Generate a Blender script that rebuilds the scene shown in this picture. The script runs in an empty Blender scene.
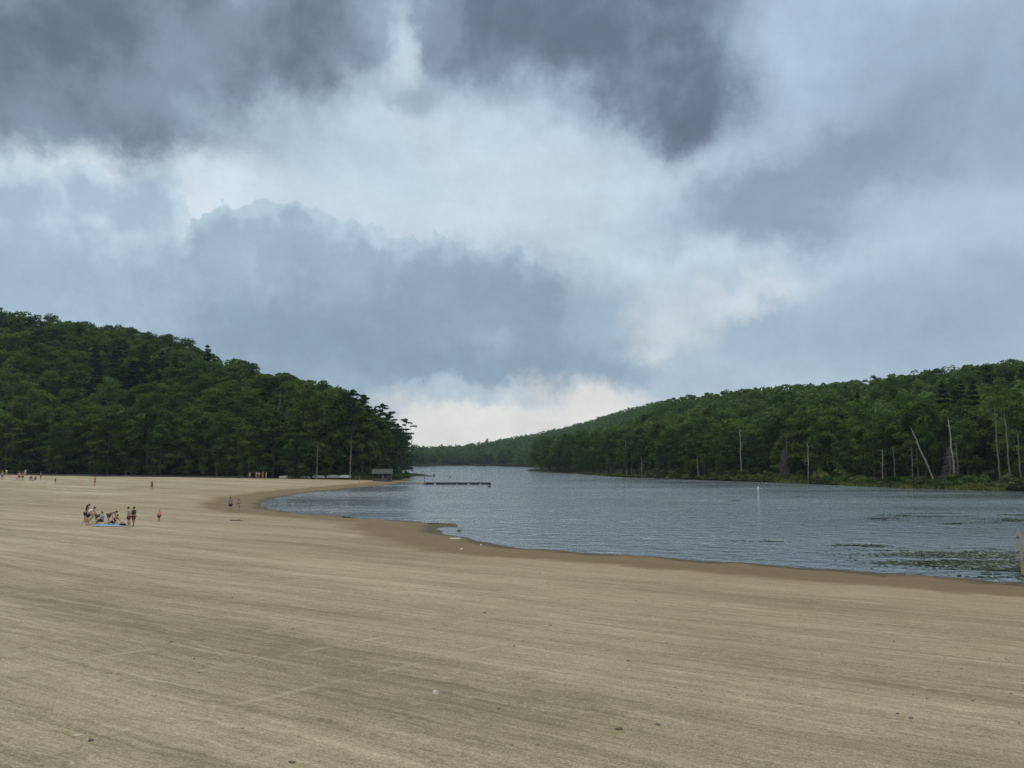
import bpy, bmesh, math, random
import numpy as np
from mathutils import Vector, Matrix

random.seed(7)
RNG = np.random.default_rng(11)
scene = bpy.context.scene
COL = scene.collection

# ------------------------------------------------------------------ camera
F_PX, CAM_H, HORIZON = 773.0, 6.5, 461.0
PITCH = math.atan((HORIZON - 384.0) / F_PX)
cam_data = bpy.data.cameras.new('camera')
cam = bpy.data.objects.new('camera', cam_data)
COL.objects.link(cam)
cam.location = (0, 0, CAM_H)
cam.rotation_euler = (math.pi / 2 + PITCH, 0, 0)
cam_data.sensor_width = 36.0
cam_data.lens = 36.0 * F_PX / 1024.0
cam_data.clip_start = 0.1
cam_data.clip_end = 8000
scene.camera = cam


def ray(px, py):
    """World direction of the sight line that the photograph has at a pixel."""
    x, z, y = (px - 512.0) / F_PX, -(py - 384.0) / F_PX, 1.0
    c, s = math.cos(PITCH), math.sin(PITCH)
    return np.array((x, y * c - z * s, y * s + z * c))


def at_z(px, py, z=0.0):
    d = ray(px, py)
    t = (z - CAM_H) / d[2]
    return d[0] * t, d[1] * t


def s2l(r, g, b):
    f = lambda v: (v / 255 / 12.92) if v / 255 <= 0.04045 else ((v / 255 + 0.055) / 1.055) ** 2.4
    return (f(r), f(g), f(b))


# ------------------------------------------------------------------ naming
def tag(o, label=None, cat=None, group=None, kind=None):
    if label: o['label'] = label
    if cat: o['category'] = cat
    if group: o['group'] = group
    if kind: o['kind'] = kind
    return o


def thing(name, loc, label, cat, group=None, rz=0.0):
    o = bpy.data.objects.new(name, None)
    o.empty_display_size = 0.3
    COL.objects.link(o)
    o.location = loc
    o.rotation_euler = (0, 0, rz)
    return tag(o, label, cat, group)


def link(name, me, mat=None, parent=None, loc=(0, 0, 0), rz=0.0):
    o = bpy.data.objects.new(name, me)
    COL.objects.link(o)
    o.location = loc
    o.rotation_euler = (0, 0, rz)
    if mat is not None and not me.materials:
        me.materials.append(mat)
    if parent is not None:
        o.parent = parent
    return o


def np_mesh(name, verts, faces, mat=None, smooth=False):
    """Mesh from numpy arrays; faces all with the same number of corners."""
    me = bpy.data.meshes.new(name)
    verts = np.asarray(verts, np.float32)
    faces = np.asarray(faces, np.int32)
    k = faces.shape[1]
    me.vertices.add(len(verts)); me.vertices.foreach_set('co', verts.ravel())
    me.loops.add(faces.size); me.loops.foreach_set('vertex_index', faces.ravel())
    me.polygons.add(len(faces))
    me.polygons.foreach_set('loop_start', np.arange(0, faces.size, k, dtype=np.int32))
    me.polygons.foreach_set('loop_total', np.full(len(faces), k, np.int32))
    if smooth:
        me.polygons.foreach_set('use_smooth', np.ones(len(faces), bool))
    me.update(calc_edges=True)
    if mat is not None: me.materials.append(mat)
    return me


class Shape:
    """Collects boxes, tubes and sheets that become ONE mesh."""
    def __init__(self): self.bm = bmesh.new()

    def box(self, c, s, rot=None, bevel=0.0):
        m = Matrix.Translation(c) @ (rot.to_4x4() if rot is not None else Matrix.Identity(4)) @ Matrix.Diagonal((s[0], s[1], s[2], 1))
        r = bmesh.ops.create_cube(self.bm, size=1, matrix=m)
        if bevel > 0:
            e = list({e for v in r['verts'] for e in v.link_edges})
            bmesh.ops.bevel(self.bm, geom=e, offset=bevel, segments=1, affect='EDGES')
        return self

    def tube(self, pts, rad, n=8, caps=True):
        pts = [Vector(p) for p in pts]
        if not hasattr(rad, '__len__'): rad = [rad] * len(pts)
        rings = []
        for i, p in enumerate(pts):
            d = (pts[min(i + 1, len(pts) - 1)] - pts[max(i - 1, 0)])
            d = d.normalized() if d.length > 1e-9 else Vector((0, 0, 1))
            a = d.cross(Vector((0, 0, 1)) if abs(d.z) < 0.9 else Vector((1, 0, 0))).normalized()
            b = d.cross(a)
            rings.append([self.bm.verts.new(p + (a * math.cos(2 * math.pi * k / n) + b * math.sin(2 * math.pi * k / n)) * rad[i]) for k in range(n)])
        for r0, r1 in zip(rings, rings[1:]):
            for k in range(n):
                self.bm.faces.new((r0[k], r0[(k + 1) % n], r1[(k + 1) % n], r1[k]))
        if caps:
            self.bm.faces.new(rings[0][::-1]); self.bm.faces.new(rings[-1])
        return self

    def ball(self, c, r, seg=12, rings=8, rot=None):
        m = Matrix.Translation(c) @ (rot.to_4x4() if rot is not None else Matrix.Identity(4))
        if hasattr(r, '__len__'): m = m @ Matrix.Diagonal((r[0], r[1], r[2], 1))
        else: m = m @ Matrix.Diagonal((r, r, r, 1))
        bmesh.ops.create_uvsphere(self.bm, u_segments=seg, v_segments=rings, radius=1, matrix=m)
        return self

    def grid(self, rows, thickness=0.0):
        vs = [[self.bm.verts.new(p) for p in r] for r in rows]
        fs = []
        for r0, r1 in zip(vs, vs[1:]):
            for k in range(len(r0) - 1):
                fs.append(self.bm.faces.new((r0[k], r0[k + 1], r1[k + 1], r1[k])))
        if thickness:
            bmesh.ops.recalc_face_normals(self.bm, faces=fs)
            bmesh.ops.solidify(self.bm, geom=fs, thickness=thickness)
        return self

    def mesh(self, name, mat=None, smooth=True):
        bmesh.ops.recalc_face_normals(self.bm, faces=self.bm.faces)
        me = bpy.data.meshes.new(name)
        self.bm.to_mesh(me); self.bm.free()
        if smooth:
            me.polygons.foreach_set('use_smooth', np.ones(len(me.polygons), bool))
            try: me.set_sharp_from_angle(angle=math.radians(38))
            except Exception: pass
        if mat is not None: me.materials.append(mat)
        return me

    def put(self, name, mat, parent=None, smooth=True, loc=(0, 0, 0), rz=0.0):
        return link(name, self.mesh(name, mat, smooth), None, parent, loc, rz)


# ------------------------------------------------------------------ node helper
class Nodes:
    def __init__(self, tree): self.t = tree

    def new(self, kind, **kw):
        n = self.t.nodes.new(kind)
        for k, v in kw.items(): setattr(n, k, v)
        return n

    def put(self, sock, v):
        if isinstance(v, bpy.types.NodeSocket): self.t.links.new(v, sock)
        elif hasattr(v, '__len__') and len(v) == 3 and sock.type == 'RGBA': sock.default_value = (*v, 1)
        else: sock.default_value = v

    def math(self, op, a, b=None, c=None, clamp=False):
        n = self.new('ShaderNodeMath', operation=op, use_clamp=clamp)
        for i, v in enumerate((a, b, c)):
            if v is not None: self.put(n.inputs[i], v)
        return n.outputs[0]

    def vmath(self, op, a, b=None, scale=None):
        n = self.new('ShaderNodeVectorMath', operation=op)
        self.put(n.inputs[0], a)
        if b is not None: self.put(n.inputs[1], b)
        if scale is not None: self.put(n.inputs['Scale'], scale)
        return n.outputs['Value'] if op in ('DOT_PRODUCT', 'LENGTH', 'DISTANCE') else n.outputs[0]

    def ss(self, x, lo, hi, a=0.0, b=1.0, kind='SMOOTHSTEP'):
        n = self.new('ShaderNodeMapRange', interpolation_type=kind)
        for i, v in enumerate((x, lo, hi, a, b)): self.put(n.inputs[i], v)
        return n.outputs[0]

    def mix(self, fac, a, b, blend='MIX'):
        n = self.new('ShaderNodeMix', data_type='RGBA', blend_type=blend)
        self.put(n.inputs[0], fac); self.put(n.inputs[6], a); self.put(n.inputs[7], b)
        return n.outputs[2]

    def noise(self, vec, scale=1.0, detail=4.0, rough=0.5, color=False, distortion=0.0, dims='3D'):
        n = self.new('ShaderNodeTexNoise', noise_dimensions=dims)
        if vec is not None: self.put(n.inputs['Vector'], vec)
        n.inputs['Scale'].default_value = scale; n.inputs['Detail'].default_value = detail
        n.inputs['Roughness'].default_value = rough; n.inputs['Distortion'].default_value = distortion
        return n.outputs['Color'] if color else n.outputs[0]

    def voronoi(self, vec, scale=1.0, feature='F1', out='Distance', rand=1.0, dims='3D'):
        n = self.new('ShaderNodeTexVoronoi', feature=feature, voronoi_dimensions=dims)
        self.put(n.inputs['Vector'], vec); n.inputs['Scale'].default_value = scale
        n.inputs['Randomness'].default_value = rand
        return n.outputs[out]

    def xyz(self, x, y, z=0.0):
        n = self.new('ShaderNodeCombineXYZ')
        for i, v in enumerate((x, y, z)): self.put(n.inputs[i], v)
        return n.outputs[0]

    def split(self, v):
        n = self.new('ShaderNodeSeparateXYZ'); self.put(n.inputs[0], v); return n.outputs

    def bump(self, h, strength=0.5, dist=0.05, normal=None):
        n = self.new('ShaderNodeBump'); self.put(n.inputs['Height'], h)
        self.put(n.inputs['Strength'], strength); n.inputs['Distance'].default_value = dist
        if normal is not None: self.put(n.inputs['Normal'], normal)
        return n.outputs[0]


def material(name):
    m = bpy.data.materials.new(name)
    m.use_nodes = True
    m.node_tree.nodes.clear()
    N = Nodes(m.node_tree)
    out = N.new('ShaderNodeOutputMaterial')
    return m, N, out


def surface(name, color, rough=0.7, vary=0.25, scale=6.0, bump=0.15, bumpdist=0.01, stretch=(1, 1, 1), metallic=0.0, spec=0.4):
    """A worn surface: base colour broken up by noise, roughness variation, bump."""
    m, N, out = material(name)
    tc = N.new('ShaderNodeTexCoord').outputs['Object']
    v = N.vmath('MULTIPLY', tc, stretch)
    n1 = N.noise(v, scale, 6, 0.6)
    n2 = N.noise(v, scale * 0.23, 3, 0.5)
    k = N.math('ADD', N.math('MULTIPLY', n1, 0.6), N.math('MULTIPLY', n2, 0.4))
    dark = tuple(c * (1 - vary) for c in color); light = tuple(min(1, c * (1 + vary)) for c in color)
    c = N.mix(N.ss(k, 0.3, 0.7), dark, light)
    b = N.new('ShaderNodeBsdfPrincipled')
    N.put(b.inputs['Base Color'], c)
    N.put(b.inputs['Roughness'], N.math('ADD', rough - 0.08, N.math('MULTIPLY', n1, 0.16)))
    b.inputs['Metallic'].default_value = metallic
    b.inputs['Specular IOR Level'].default_value = spec
    if bump: N.put(b.inputs['Normal'], N.bump(n1, bump, bumpdist))
    N.put(out.inputs[0], b.outputs[0])
    return m
# ------------------------------------------------------------------ sky and light
SUN_EL, SUN_AZ = math.radians(62), math.radians(-25)     # azimuth from +Y towards +X
world = bpy.data.worlds.new('World')
scene.world = world
world.use_nodes = True
wt = world.node_tree
wt.nodes.clear()
W = Nodes(wt)


def ellipse_group():
    g = bpy.data.node_groups.new('cloud_ellipse', 'ShaderNodeTree')
    for nm in ('U', 'V', 'cx', 'cy', 'ca', 'sa', 'cb', 'sb'):
        g.interface.new_socket(nm, in_out='INPUT', socket_type='NodeSocketFloat')
    g.interface.new_socket('d', in_out='OUTPUT', socket_type='NodeSocketFloat')
    G = Nodes(g)
    i = G.new('NodeGroupInput').outputs
    dx = G.math('SUBTRACT', i[0], i[2]); dy = G.math('SUBTRACT', i[1], i[3])
    p = G.math('ADD', G.math('MULTIPLY', dx, i[4]), G.math('MULTIPLY', dy, i[5]))
    q = G.math('ADD', G.math('MULTIPLY', dx, i[6]), G.math('MULTIPLY', dy, i[7]))
    d = G.math('SQRT', G.math('ADD', G.math('MULTIPLY', p, p), G.math('MULTIPLY', q, q)))
    o = G.new('NodeGroupOutput')
    g.links.new(d, o.inputs[0])
    return g


EG = ellipse_group()
SKY = 773.0


def sky_uv(px, py):
    """Azimuth and elevation (radians x 773) of the place in the sky seen at a pixel."""
    d = ray(px, py); d = d / np.linalg.norm(d)
    return math.atan2(d[0], d[1]) * SKY, math.asin(d[2]) * SKY


direction = W.new('ShaderNodeTexCoord').outputs['Generated']
dx, dy, dz = W.split(W.vmath('NORMALIZE', direction))[:3]
U0 = W.math('MULTIPLY', W.math('ARCTAN2', dx, dy), SKY)
V0 = W.math('MULTIPLY', W.math('ARCSINE', dz), SKY)
base_vec = W.xyz(U0, V0)

# turbulence: a broad drift, ragged wisps and a puffy one
wide = W.noise(base_vec, 1 / 170.0, 2, 0.5, color=True, dims='2D')
rag = W.noise(base_vec, 1 / 62.0, 6, 0.62, color=True, dims='2D')


def warped(a_wide, a_rag):
    v = W.vmath('ADD', W.vmath('SCALE', W.vmath('SUBTRACT', wide, (0.5, 0.5, 0.5)), scale=2 * a_wide),
                W.vmath('SCALE', W.vmath('SUBTRACT', rag, (0.5, 0.5, 0.5)), scale=2 * a_rag))
    s = W.split(W.vmath('ADD', base_vec, v))
    return s[0], s[1]


UVS = {'wisp': warped(18, 34), 'puff': warped(22, 16), 'calm': warped(20, 20)}
fbm_big = W.noise(base_vec, 1 / 120.0, 6, 0.58, dims='2D')
fbm_flat = W.noise(W.vmath('MULTIPLY', base_vec, (0.55, 1.5, 1)), 1 / 70.0, 5, 0.6, dims='2D')
fbm_fine = W.noise(base_vec, 1 / 26.0, 4, 0.62, dims='2D')
vor = W.math('ADD', W.math('MULTIPLY', W.voronoi(W.xyz(*UVS['puff']), 1 / 30.0, 'SMOOTH_F1', dims='2D'), 0.5),
             W.math('MULTIPLY', W.voronoi(W.xyz(*UVS['puff']), 1 / 12.0, 'SMOOTH_F1', dims='2D'), 0.35))
vor = W.math('ADD', vor, W.math('MULTIPLY', W.math('SUBTRACT', fbm_fine, 0.5), 0.5))


def field(style, ells):
    U, V = UVS[style]
    d = None
    for (px, py, a, b, rot) in ells:
        u, v = sky_uv(px, py)
        u1, v1 = sky_uv(px + 1, py); u2, v2 = sky_uv(px, py + 1)
        ka, kb = math.hypot(u1 - u, v1 - v), math.hypot(u2 - u, v2 - v)
        a, b = a * ka, b * kb
        r = math.radians(-rot)           # picture angle, y down -> sky angle, up
        n = W.new('ShaderNodeGroup', node_tree=EG)
        for i, val in enumerate((U, V, u, v, math.cos(r) / a, math.sin(r) / a, -math.sin(r) / b, math.cos(r) / b)):
            W.put(n.inputs[i], val)
        d = n.outputs[0] if d is None else W.math('SMOOTH_MIN', d, n.outputs[0], 0.25)
    return d


sky_col = None


def cloud(style, ells, color, soft=0.35, amount=1.0, rough=0.3, edge=None, edge_w=0.35):
    """Lay a cloud (a union of soft ellipses with a turbulent outline) over the sky so far."""
    global sky_col
    d = field(style, ells)
    if style == 'puff':
        d = W.math('ADD', d, W.math('MULTIPLY', W.math('SUBTRACT', vor, 0.42), rough))
    else:
        d = W.math('ADD', d, W.math('MULTIPLY', W.math('SUBTRACT', fbm_big, 0.5), rough * 2))
    m = W.ss(d, 1 + soft, 1 - soft, 0.0, amount)
    c = color
    if edge is not None:
        c = W.mix(W.ss(d, 1 - edge_w - soft * 0.5, 1 + soft * 0.2), color, edge)
    sky_col = W.mix(m, sky_col if sky_col is not None else color, c)


L = s2l
sky_col = W.mix(W.ss(V0, -20.0, 560.0), L(186, 199, 209), L(160, 181, 200))
# pale veil across the middle
cloud('calm', [(380, 180, 290, 100, 8), (560, 235, 200, 75, 20)], L(189, 203, 214), 0.85, 0.9, 0.25)
cloud('calm', [(340, 145, 75, 30, 15)], L(176, 196, 210), 0.8, 0.75, 0.3)
cloud('wisp', [(70, 170, 170, 30, 0), (212, 215, 46, 60, 0)], L(203, 214, 222), 0.7, 0.9, 0.3)
cloud('calm', [(620, 250, 60, 60, 0)], L(182, 199, 212), 0.8, 0.6, 0.3)
# upper right blue-grey
cloud('calm', [(840, 50, 110, 140, 20)], L(168, 189, 210), 0.7, 0.8, 0.2)
cloud('calm', [(1010, 100, 200, 120, 25)], L(139, 159, 178), 0.85, 0.95, 0.3)
cloud('wisp', [(780, 200, 130, 42, -8), (850, 175, 90, 44, -20), (800, 228, 80, 34, 10)], L(129, 149, 167), 0.6, 0.92, 0.3)
cloud('wisp', [(960, 225, 120, 36, 10)], L(164, 184, 201), 0.7, 0.75, 0.3)
cloud('calm', [(900, 330, 270, 62, 3), (1010, 290, 90, 40, 0)], L(141, 162, 180), 0.8, 0.85, 0.3)
# left bank of cumulus
cloud('puff', [(40, 290, 190, 110, 0), (140, 212, 50, 40, 0), (20, 205, 60, 34, 0), (95, 195, 44, 26, 0)], L(154, 174, 191), 0.06, 0.92, 0.8, L(187, 203, 214), 0.75)
cloud('puff', [(228, 262, 42, 50, 0), (285, 256, 46, 48, 0), (350, 285, 60, 48, 0), (440, 300, 72, 58, 0), (508, 300, 44, 44, 0), (330, 400, 250, 130, 6)],
      L(145, 165, 181), 0.05, 0.92, 0.8, L(172, 190, 204), 0.5)
cloud('calm', [(60, 290, 230, 40, 4), (200, 300, 120, 40, 0)], L(150, 170, 188), 0.9, 0.7, 0.25)
cloud('wisp', [(490, 295, 80, 40, 5), (420, 330, 120, 40, 6)], L(129, 147, 164), 0.8, 0.75, 0.4)
cloud('wisp', [(440, 366, 230, 30, 4), (595, 362, 90, 34, 18), (320, 345, 120, 40, 8)], L(125, 146, 165), 0.75, 0.85, 0.35)
cloud('wisp', [(620, 325, 60, 34, 30)], L(143, 162, 179), 0.7, 0.7, 0.4)
# pale gap low down and the bright tear
cloud('wisp', [(520, 425, 140, 36, 2), (430, 440, 80, 36, 0), (600, 420, 50, 28, 10)], L(218, 214, 209), 0.5, 0.95, 0.4)
cloud('wisp', [(470, 396, 60, 11, 4)], L(163, 181, 196), 0.7, 0.8, 0.4)
cloud('wisp', [(672, 322, 36, 26, 20), (660, 347, 24, 14, 0), (745, 298, 70, 14, -5)], L(205, 210, 213), 0.9, 0.65, 0.6)
# the dark decks overhead
DK = W.mix(W.ss(fbm_big, 0.34, 0.66), L(90, 103, 118), L(116, 131, 146))
cloud('wisp', [(60, 45, 250, 106, 0), (30, 95, 130, 62, 0), (120, 108, 105, 50, 6), (225, 40, 120, 66, 0), (300, 20, 95, 66, 0)], DK, 0.42, 0.97, 0.24, L(128, 146, 162), 0.45)
cloud('wisp', [(570, 15, 190, 86, 0), (655, 65, 112, 76, 15), (690, 100, 56, 56, 0), (475, 25, 90, 66, 0)], W.mix(W.ss(fbm_big, 0.36, 0.70), L(92, 106, 122), L(118, 133, 149)), 0.42, 0.97, 0.22, L(129, 147, 164), 0.45)
cloud('wisp', [(405, 95, 40, 20, 0)], L(143, 160, 175), 0.7, 0.75, 0.4)
cloud('wisp', [(396, 50, 13, 40, 10)], L(186, 201, 212), 0.8, 0.85, 0.5)

# texture of the cloud deck itself
mod = W.math('ADD', W.math('MULTIPLY', W.math('SUBTRACT', fbm_flat, 0.5), 0.20), W.math('MULTIPLY', W.math('SUBTRACT', fbm_fine, 0.5), 0.16))
mod = W.math('ADD', mod, W.math('MULTIPLY', W.math('SUBTRACT', fbm_big, 0.5), 0.20))
sky_col = W.vmath('SCALE', sky_col, scale=W.math('ADD', 1.0, mod))
# unseen sky overhead and behind the viewer, brightened to light the ground
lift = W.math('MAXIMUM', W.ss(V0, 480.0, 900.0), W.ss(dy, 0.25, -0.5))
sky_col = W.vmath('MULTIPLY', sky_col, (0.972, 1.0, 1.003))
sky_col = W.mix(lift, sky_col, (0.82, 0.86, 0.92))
# clear sky shows faintly through the deck
nish = W.new('ShaderNodeTexSky', sky_type='NISHITA')
nish.sun_disc = False
nish.sun_elevation = SUN_EL
nish.sun_rotation = SUN_AZ
nish.air_density, nish.dust_density, nish.ozone_density = 1.0, 2.0, 1.0
STRENGTH = 0.1
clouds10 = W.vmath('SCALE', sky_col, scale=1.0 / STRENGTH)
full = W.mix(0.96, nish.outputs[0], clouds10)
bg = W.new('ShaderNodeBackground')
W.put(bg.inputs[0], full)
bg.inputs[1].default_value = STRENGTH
wo = W.new('ShaderNodeOutputWorld')
W.put(wo.inputs[0], bg.outputs[0])
world.cycles.sampling_method = 'MANUAL'
world.cycles.sample_map_resolution = 512

sun_data = bpy.data.lights.new('sun', 'SUN')
sun_data.energy = 1.5
sun_data.angle = math.radians(30)
sun_data.color = (1.0, 0.95, 0.86)
sun = bpy.data.objects.new('sun', sun_data)
COL.objects.link(sun)
sd_ = Vector((math.cos(SUN_EL) * math.sin(SUN_AZ), math.cos(SUN_EL) * math.cos(SUN_AZ), math.sin(SUN_EL)))
sun.rotation_euler = sd_.to_track_quat('Z', 'Y').to_euler()

scene.view_settings.view_transform = 'Standard'
scene.view_settings.look = 'None'
scene.view_settings.exposure = 0.22
scene.view_settings.gamma = 1
scene.view_settings.use_curve_mapping = False
scene.render.engine = 'CYCLES'
scene.cycles.use_denoising = True
scene.cycles.denoising_prefilter = 'NONE'
scene.cycles.max_bounces = 5
scene.cycles.diffuse_bounces = 2
scene.cycles.glossy_bounces = 2
scene.cycles.transmission_bounces = 2
scene.cycles.transparent_max_bounces = 4
scene.cycles.volume_bounces = 0
scene.cycles.caustics_reflective = False
scene.cycles.caustics_refractive = False
# ------------------------------------------------------------------ the lie of the land
def px_pts(pts): return [at_z(x, y, 0.0) for x, y in pts]


LAKE = px_pts([(262, 505), (268, 509), (290, 512.5), (320, 514.5), (350, 517), (385, 519.5), (410, 521.6), (430, 522.9), (452, 523.4), (458, 525.6), (450, 526.8), (437, 527.0), (433, 529.0), (441, 531.8),
               (458, 535.3), (480, 540), (520, 547), (560, 550.5), (600, 553.5), (650, 557), (700, 560.5), (750, 564), (800, 567.5),
               (850, 571), (900, 574.5), (960, 579), (1024, 583.5)])
LAKE += [(36, 36), (52, 28), (85, 24), (130, 34), (170, 60), (185, 95), (160, 125), (128, 142)]
LAKE += px_pts([(1060, 493), (1024, 492), (980, 490.2), (940, 489), (900, 488), (850, 486), (810, 484), (760, 482), (730, 481.2), (700, 480.3), (670, 479),
                (640, 478), (615, 476.8), (600, 475.5), (580, 474.2), (560, 473), (540, 471.8), (525, 470.8)])
LAKE += [(12, 590), (24, 680), (20, 800), (-2, 930), (-30, 1040), (-70, 1120), (-130, 1160), (-165, 1130), (-130, 1080), (-98, 1030), (-93, 1000), (-110, 960), (-150, 900), (-155, 800), (-112, 610),
         (-62, 440), (-50, 405), (-43, 385)]
LAKE += px_pts([(427, 475.0), (417, 475.6), (411, 477.0), (409, 480.0), (400, 483.3), (386, 485.0), (372, 486.2), (350, 488.6), (325, 491), (300, 493.8), (280, 497.0), (268, 500.5)])
LAKE = np.array(LAKE)
BEACH = np.array([(-900, -120), (-900, 268), (-169, 257), (-120, 252), (-77, 249), (-58, 246), (-47, 243), (-38.5, 250), (-33, 262), (-25, 240), (-10, 200), (40, 70),
                  (60, 45), (100, 45), (230, 60), (420, 40), (420, -120)], float)


def poly_dist(x, y, poly):
    """Signed distance to a polygon, positive outside."""
    x = np.asarray(x, float); y = np.asarray(y, float)
    best = np.full(x.shape, 1e18); inside = np.zeros(x.shape, bool)
    n = len(poly)
    for i in range(n):
        ax, ay = poly[i]; bx, by = poly[(i + 1) % n]
        ex, ey = bx - ax, by - ay
        t = np.clip(((x - ax) * ex + (y - ay) * ey) / (ex * ex + ey * ey + 1e-12), 0, 1)
        best = np.minimum(best, (x - ax - t * ex) ** 2 + (y - ay - t * ey) ** 2)
        if abs(ey) > 1e-12:
            cross = ((ay > y) != (by > y)) & (x < ex * (y - ay) / ey + ax)
            inside ^= cross
    d = np.sqrt(best)
    return np.where(inside, -d, d)


def value_noise(x, y, seed=0):
    x = np.asarray(x, float); y = np.asarray(y, float)
    xi = np.floor(x).astype(np.int64); yi = np.floor(y).astype(np.int64)
    fx = x - xi; fy = y - yi
    fx = fx * fx * (3 - 2 * fx); fy = fy * fy * (3 - 2 * fy)

    def h(a, b):
        n = (a * 374761393 + b * 668265263 + seed * 144665) & 0x7fffffff
        n = ((n ^ (n >> 13)) * 1274126177) & 0x7fffffff
        return ((n ^ (n >> 16)) & 0xffff) / 65535.0
    return (h(xi, yi) * (1 - fx) + h(xi + 1, yi) * fx) * (1 - fy) + (h(xi, yi + 1) * (1 - fx) + h(xi + 1, yi + 1) * fx) * fy


def fbm(x, y, seed=0, octaves=4):
    v, a, t = 0, 1.0, 0
    for k in range(octaves):
        v = v + a * value_noise(x * 2 ** k, y * 2 ** k, seed + k); t += a; a *= 0.5
    return v / t


def hill_shape(D, x, y):
    """A flat shelf of woodland by the water, then the hill; the hill behind the beach starts sooner."""
    t = np.clip((np.asarray(y) - 380) / 180, 0, 1); t = t * t * (3 - 2 * t)
    near = (1 - t) * np.clip((-5 - np.asarray(x)) / 25, 0, 1)
    return 60.0 * (1 - np.exp(-(np.maximum(D - 26 + 22 * near, 0) / (150.0 - 35 * near)) ** 1.5))


def wood_depth(x, y, sd=None):
    sd = poly_dist(x, y, LAKE) if sd is None else sd
    return np.minimum(sd, poly_dist(x, y, BEACH)), sd


def beach_height(x, y, sd):
    e = sd + (fbm(np.asarray(x) / 5.0, np.asarray(y) / 5.0, 3) - 0.5) * 3.0 * np.exp(-np.abs(sd) / 6.0)
    h = np.where(e < 12, 0.045 * e, 0.54 + 0.0125 * (e - 12))
    h = np.where(e < 0, np.maximum(0.10 * e, -2.5), h)
    h = np.minimum(h, 2.3)
    h = h + (fbm(np.asarray(x) / 14.0, np.asarray(y) / 14.0, 9) - 0.5) * 0.10 * np.clip(sd / 10, 0, 1)
    bank = np.clip((11.5 - np.asarray(y)) / 11.5, 0, 1)
    return h + 3.9 * bank * bank * (3 - 2 * bank)


# height of the wooded hills by bearing, so that the ridge line runs as in the photograph
TREE_T = 20.5
RIDGE_PX = [(-80, 300), (0, 309), (25, 314), (50, 322), (80, 325), (130, 327), (160, 335), (190, 345), (215, 354), (240, 361), (285, 375), (320, 384), (350, 394), (380, 408), (395, 425), (408, 441), (420, 443), (432, 446),
            (440, 448), (470, 444), (500, 440), (530, 434.5), (550, 430), (575, 425), (590, 421), (615, 412), (640, 405), (670, 399), (700, 395.5), (750, 391), (800, 386), (840, 383.5), (880, 380),
            (920, 375), (950, 371), (985, 367), (1024, 363), (1100, 357)]


def solve_ridge():
    bear, amp = [], []
    r = np.concatenate([np.linspace(120, 600, 160), np.linspace(606, 2400, 200)])
    for px in np.arange(-80, 1101, 10):
        py = np.interp(px, [p[0] for p in RIDGE_PX], [p[1] for p in RIDGE_PX])
        d = ray(px, py); hor = math.hypot(d[0], d[1]); want = d[2] / hor
        x, y = d[0] / hor * r, d[1] / hor * r
        D, sd = wood_depth(x, y)
        ok = D > 4
        base = beach_height(x, y, sd); g = hill_shape(D, x, y)
        lo, hi = 0.0, 4.0
        for _ in range(22):
            s = (lo + hi) / 2
            e = np.where(ok, (base + s * g + TREE_T - CAM_H) / r, -9).max()
            if e > want: hi = s
            else: lo = s
        bear.append(math.atan2(d[0], d[1])); amp.append(lo)
    amp = np.array(amp)
    k = np.array([1, 2, 3, 2, 1]) / 9.0
    amp = np.convolve(np.pad(amp, 2, mode='edge'), k, 'valid')
    return np.array(bear), amp


BEAR, AMP = solve_ridge()


def height(x, y, full=False):
    x = np.asarray(x, float); y = np.asarray(y, float)
    D, sd = wood_depth(x, y)
    b = np.arctan2(x, y)
    wooded = D > 0
    h = beach_height(x, y, sd)
    up = np.interp(b, BEAR, AMP) * hill_shape(D, x, y) + (fbm(x / 40, y / 40, 21) - 0.5) * 5.0 * np.clip(D / 40, 0, 1)
    h = np.where(wooded, h + np.maximum(up, 0), h)
    return (h, D, sd) if full else h


def on_ground(px, py, lift=0.0):
    """The spot of ground that shows at a pixel."""
    d = ray(px, py)
    t = np.arange(8.0, 420.0, 0.15)
    X, Y, Z = d[0] * t, d[1] * t, CAM_H + d[2] * t
    sd = poly_dist(X, Y, LAKE)
    k = int(np.argmax(Z < beach_height(X, Y, sd)))
    x, y = float(X[k]), float(Y[k])
    return Vector((x, y, float(height(np.array([x]), np.array([y]))[0]) + lift))


def px_size(p, n):
    """n pixels at the distance of the point p, in metres."""
    return n * math.hypot(p[0], p[1]) / F_PX * math.cos(math.atan2(p[0], p[1]))


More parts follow.
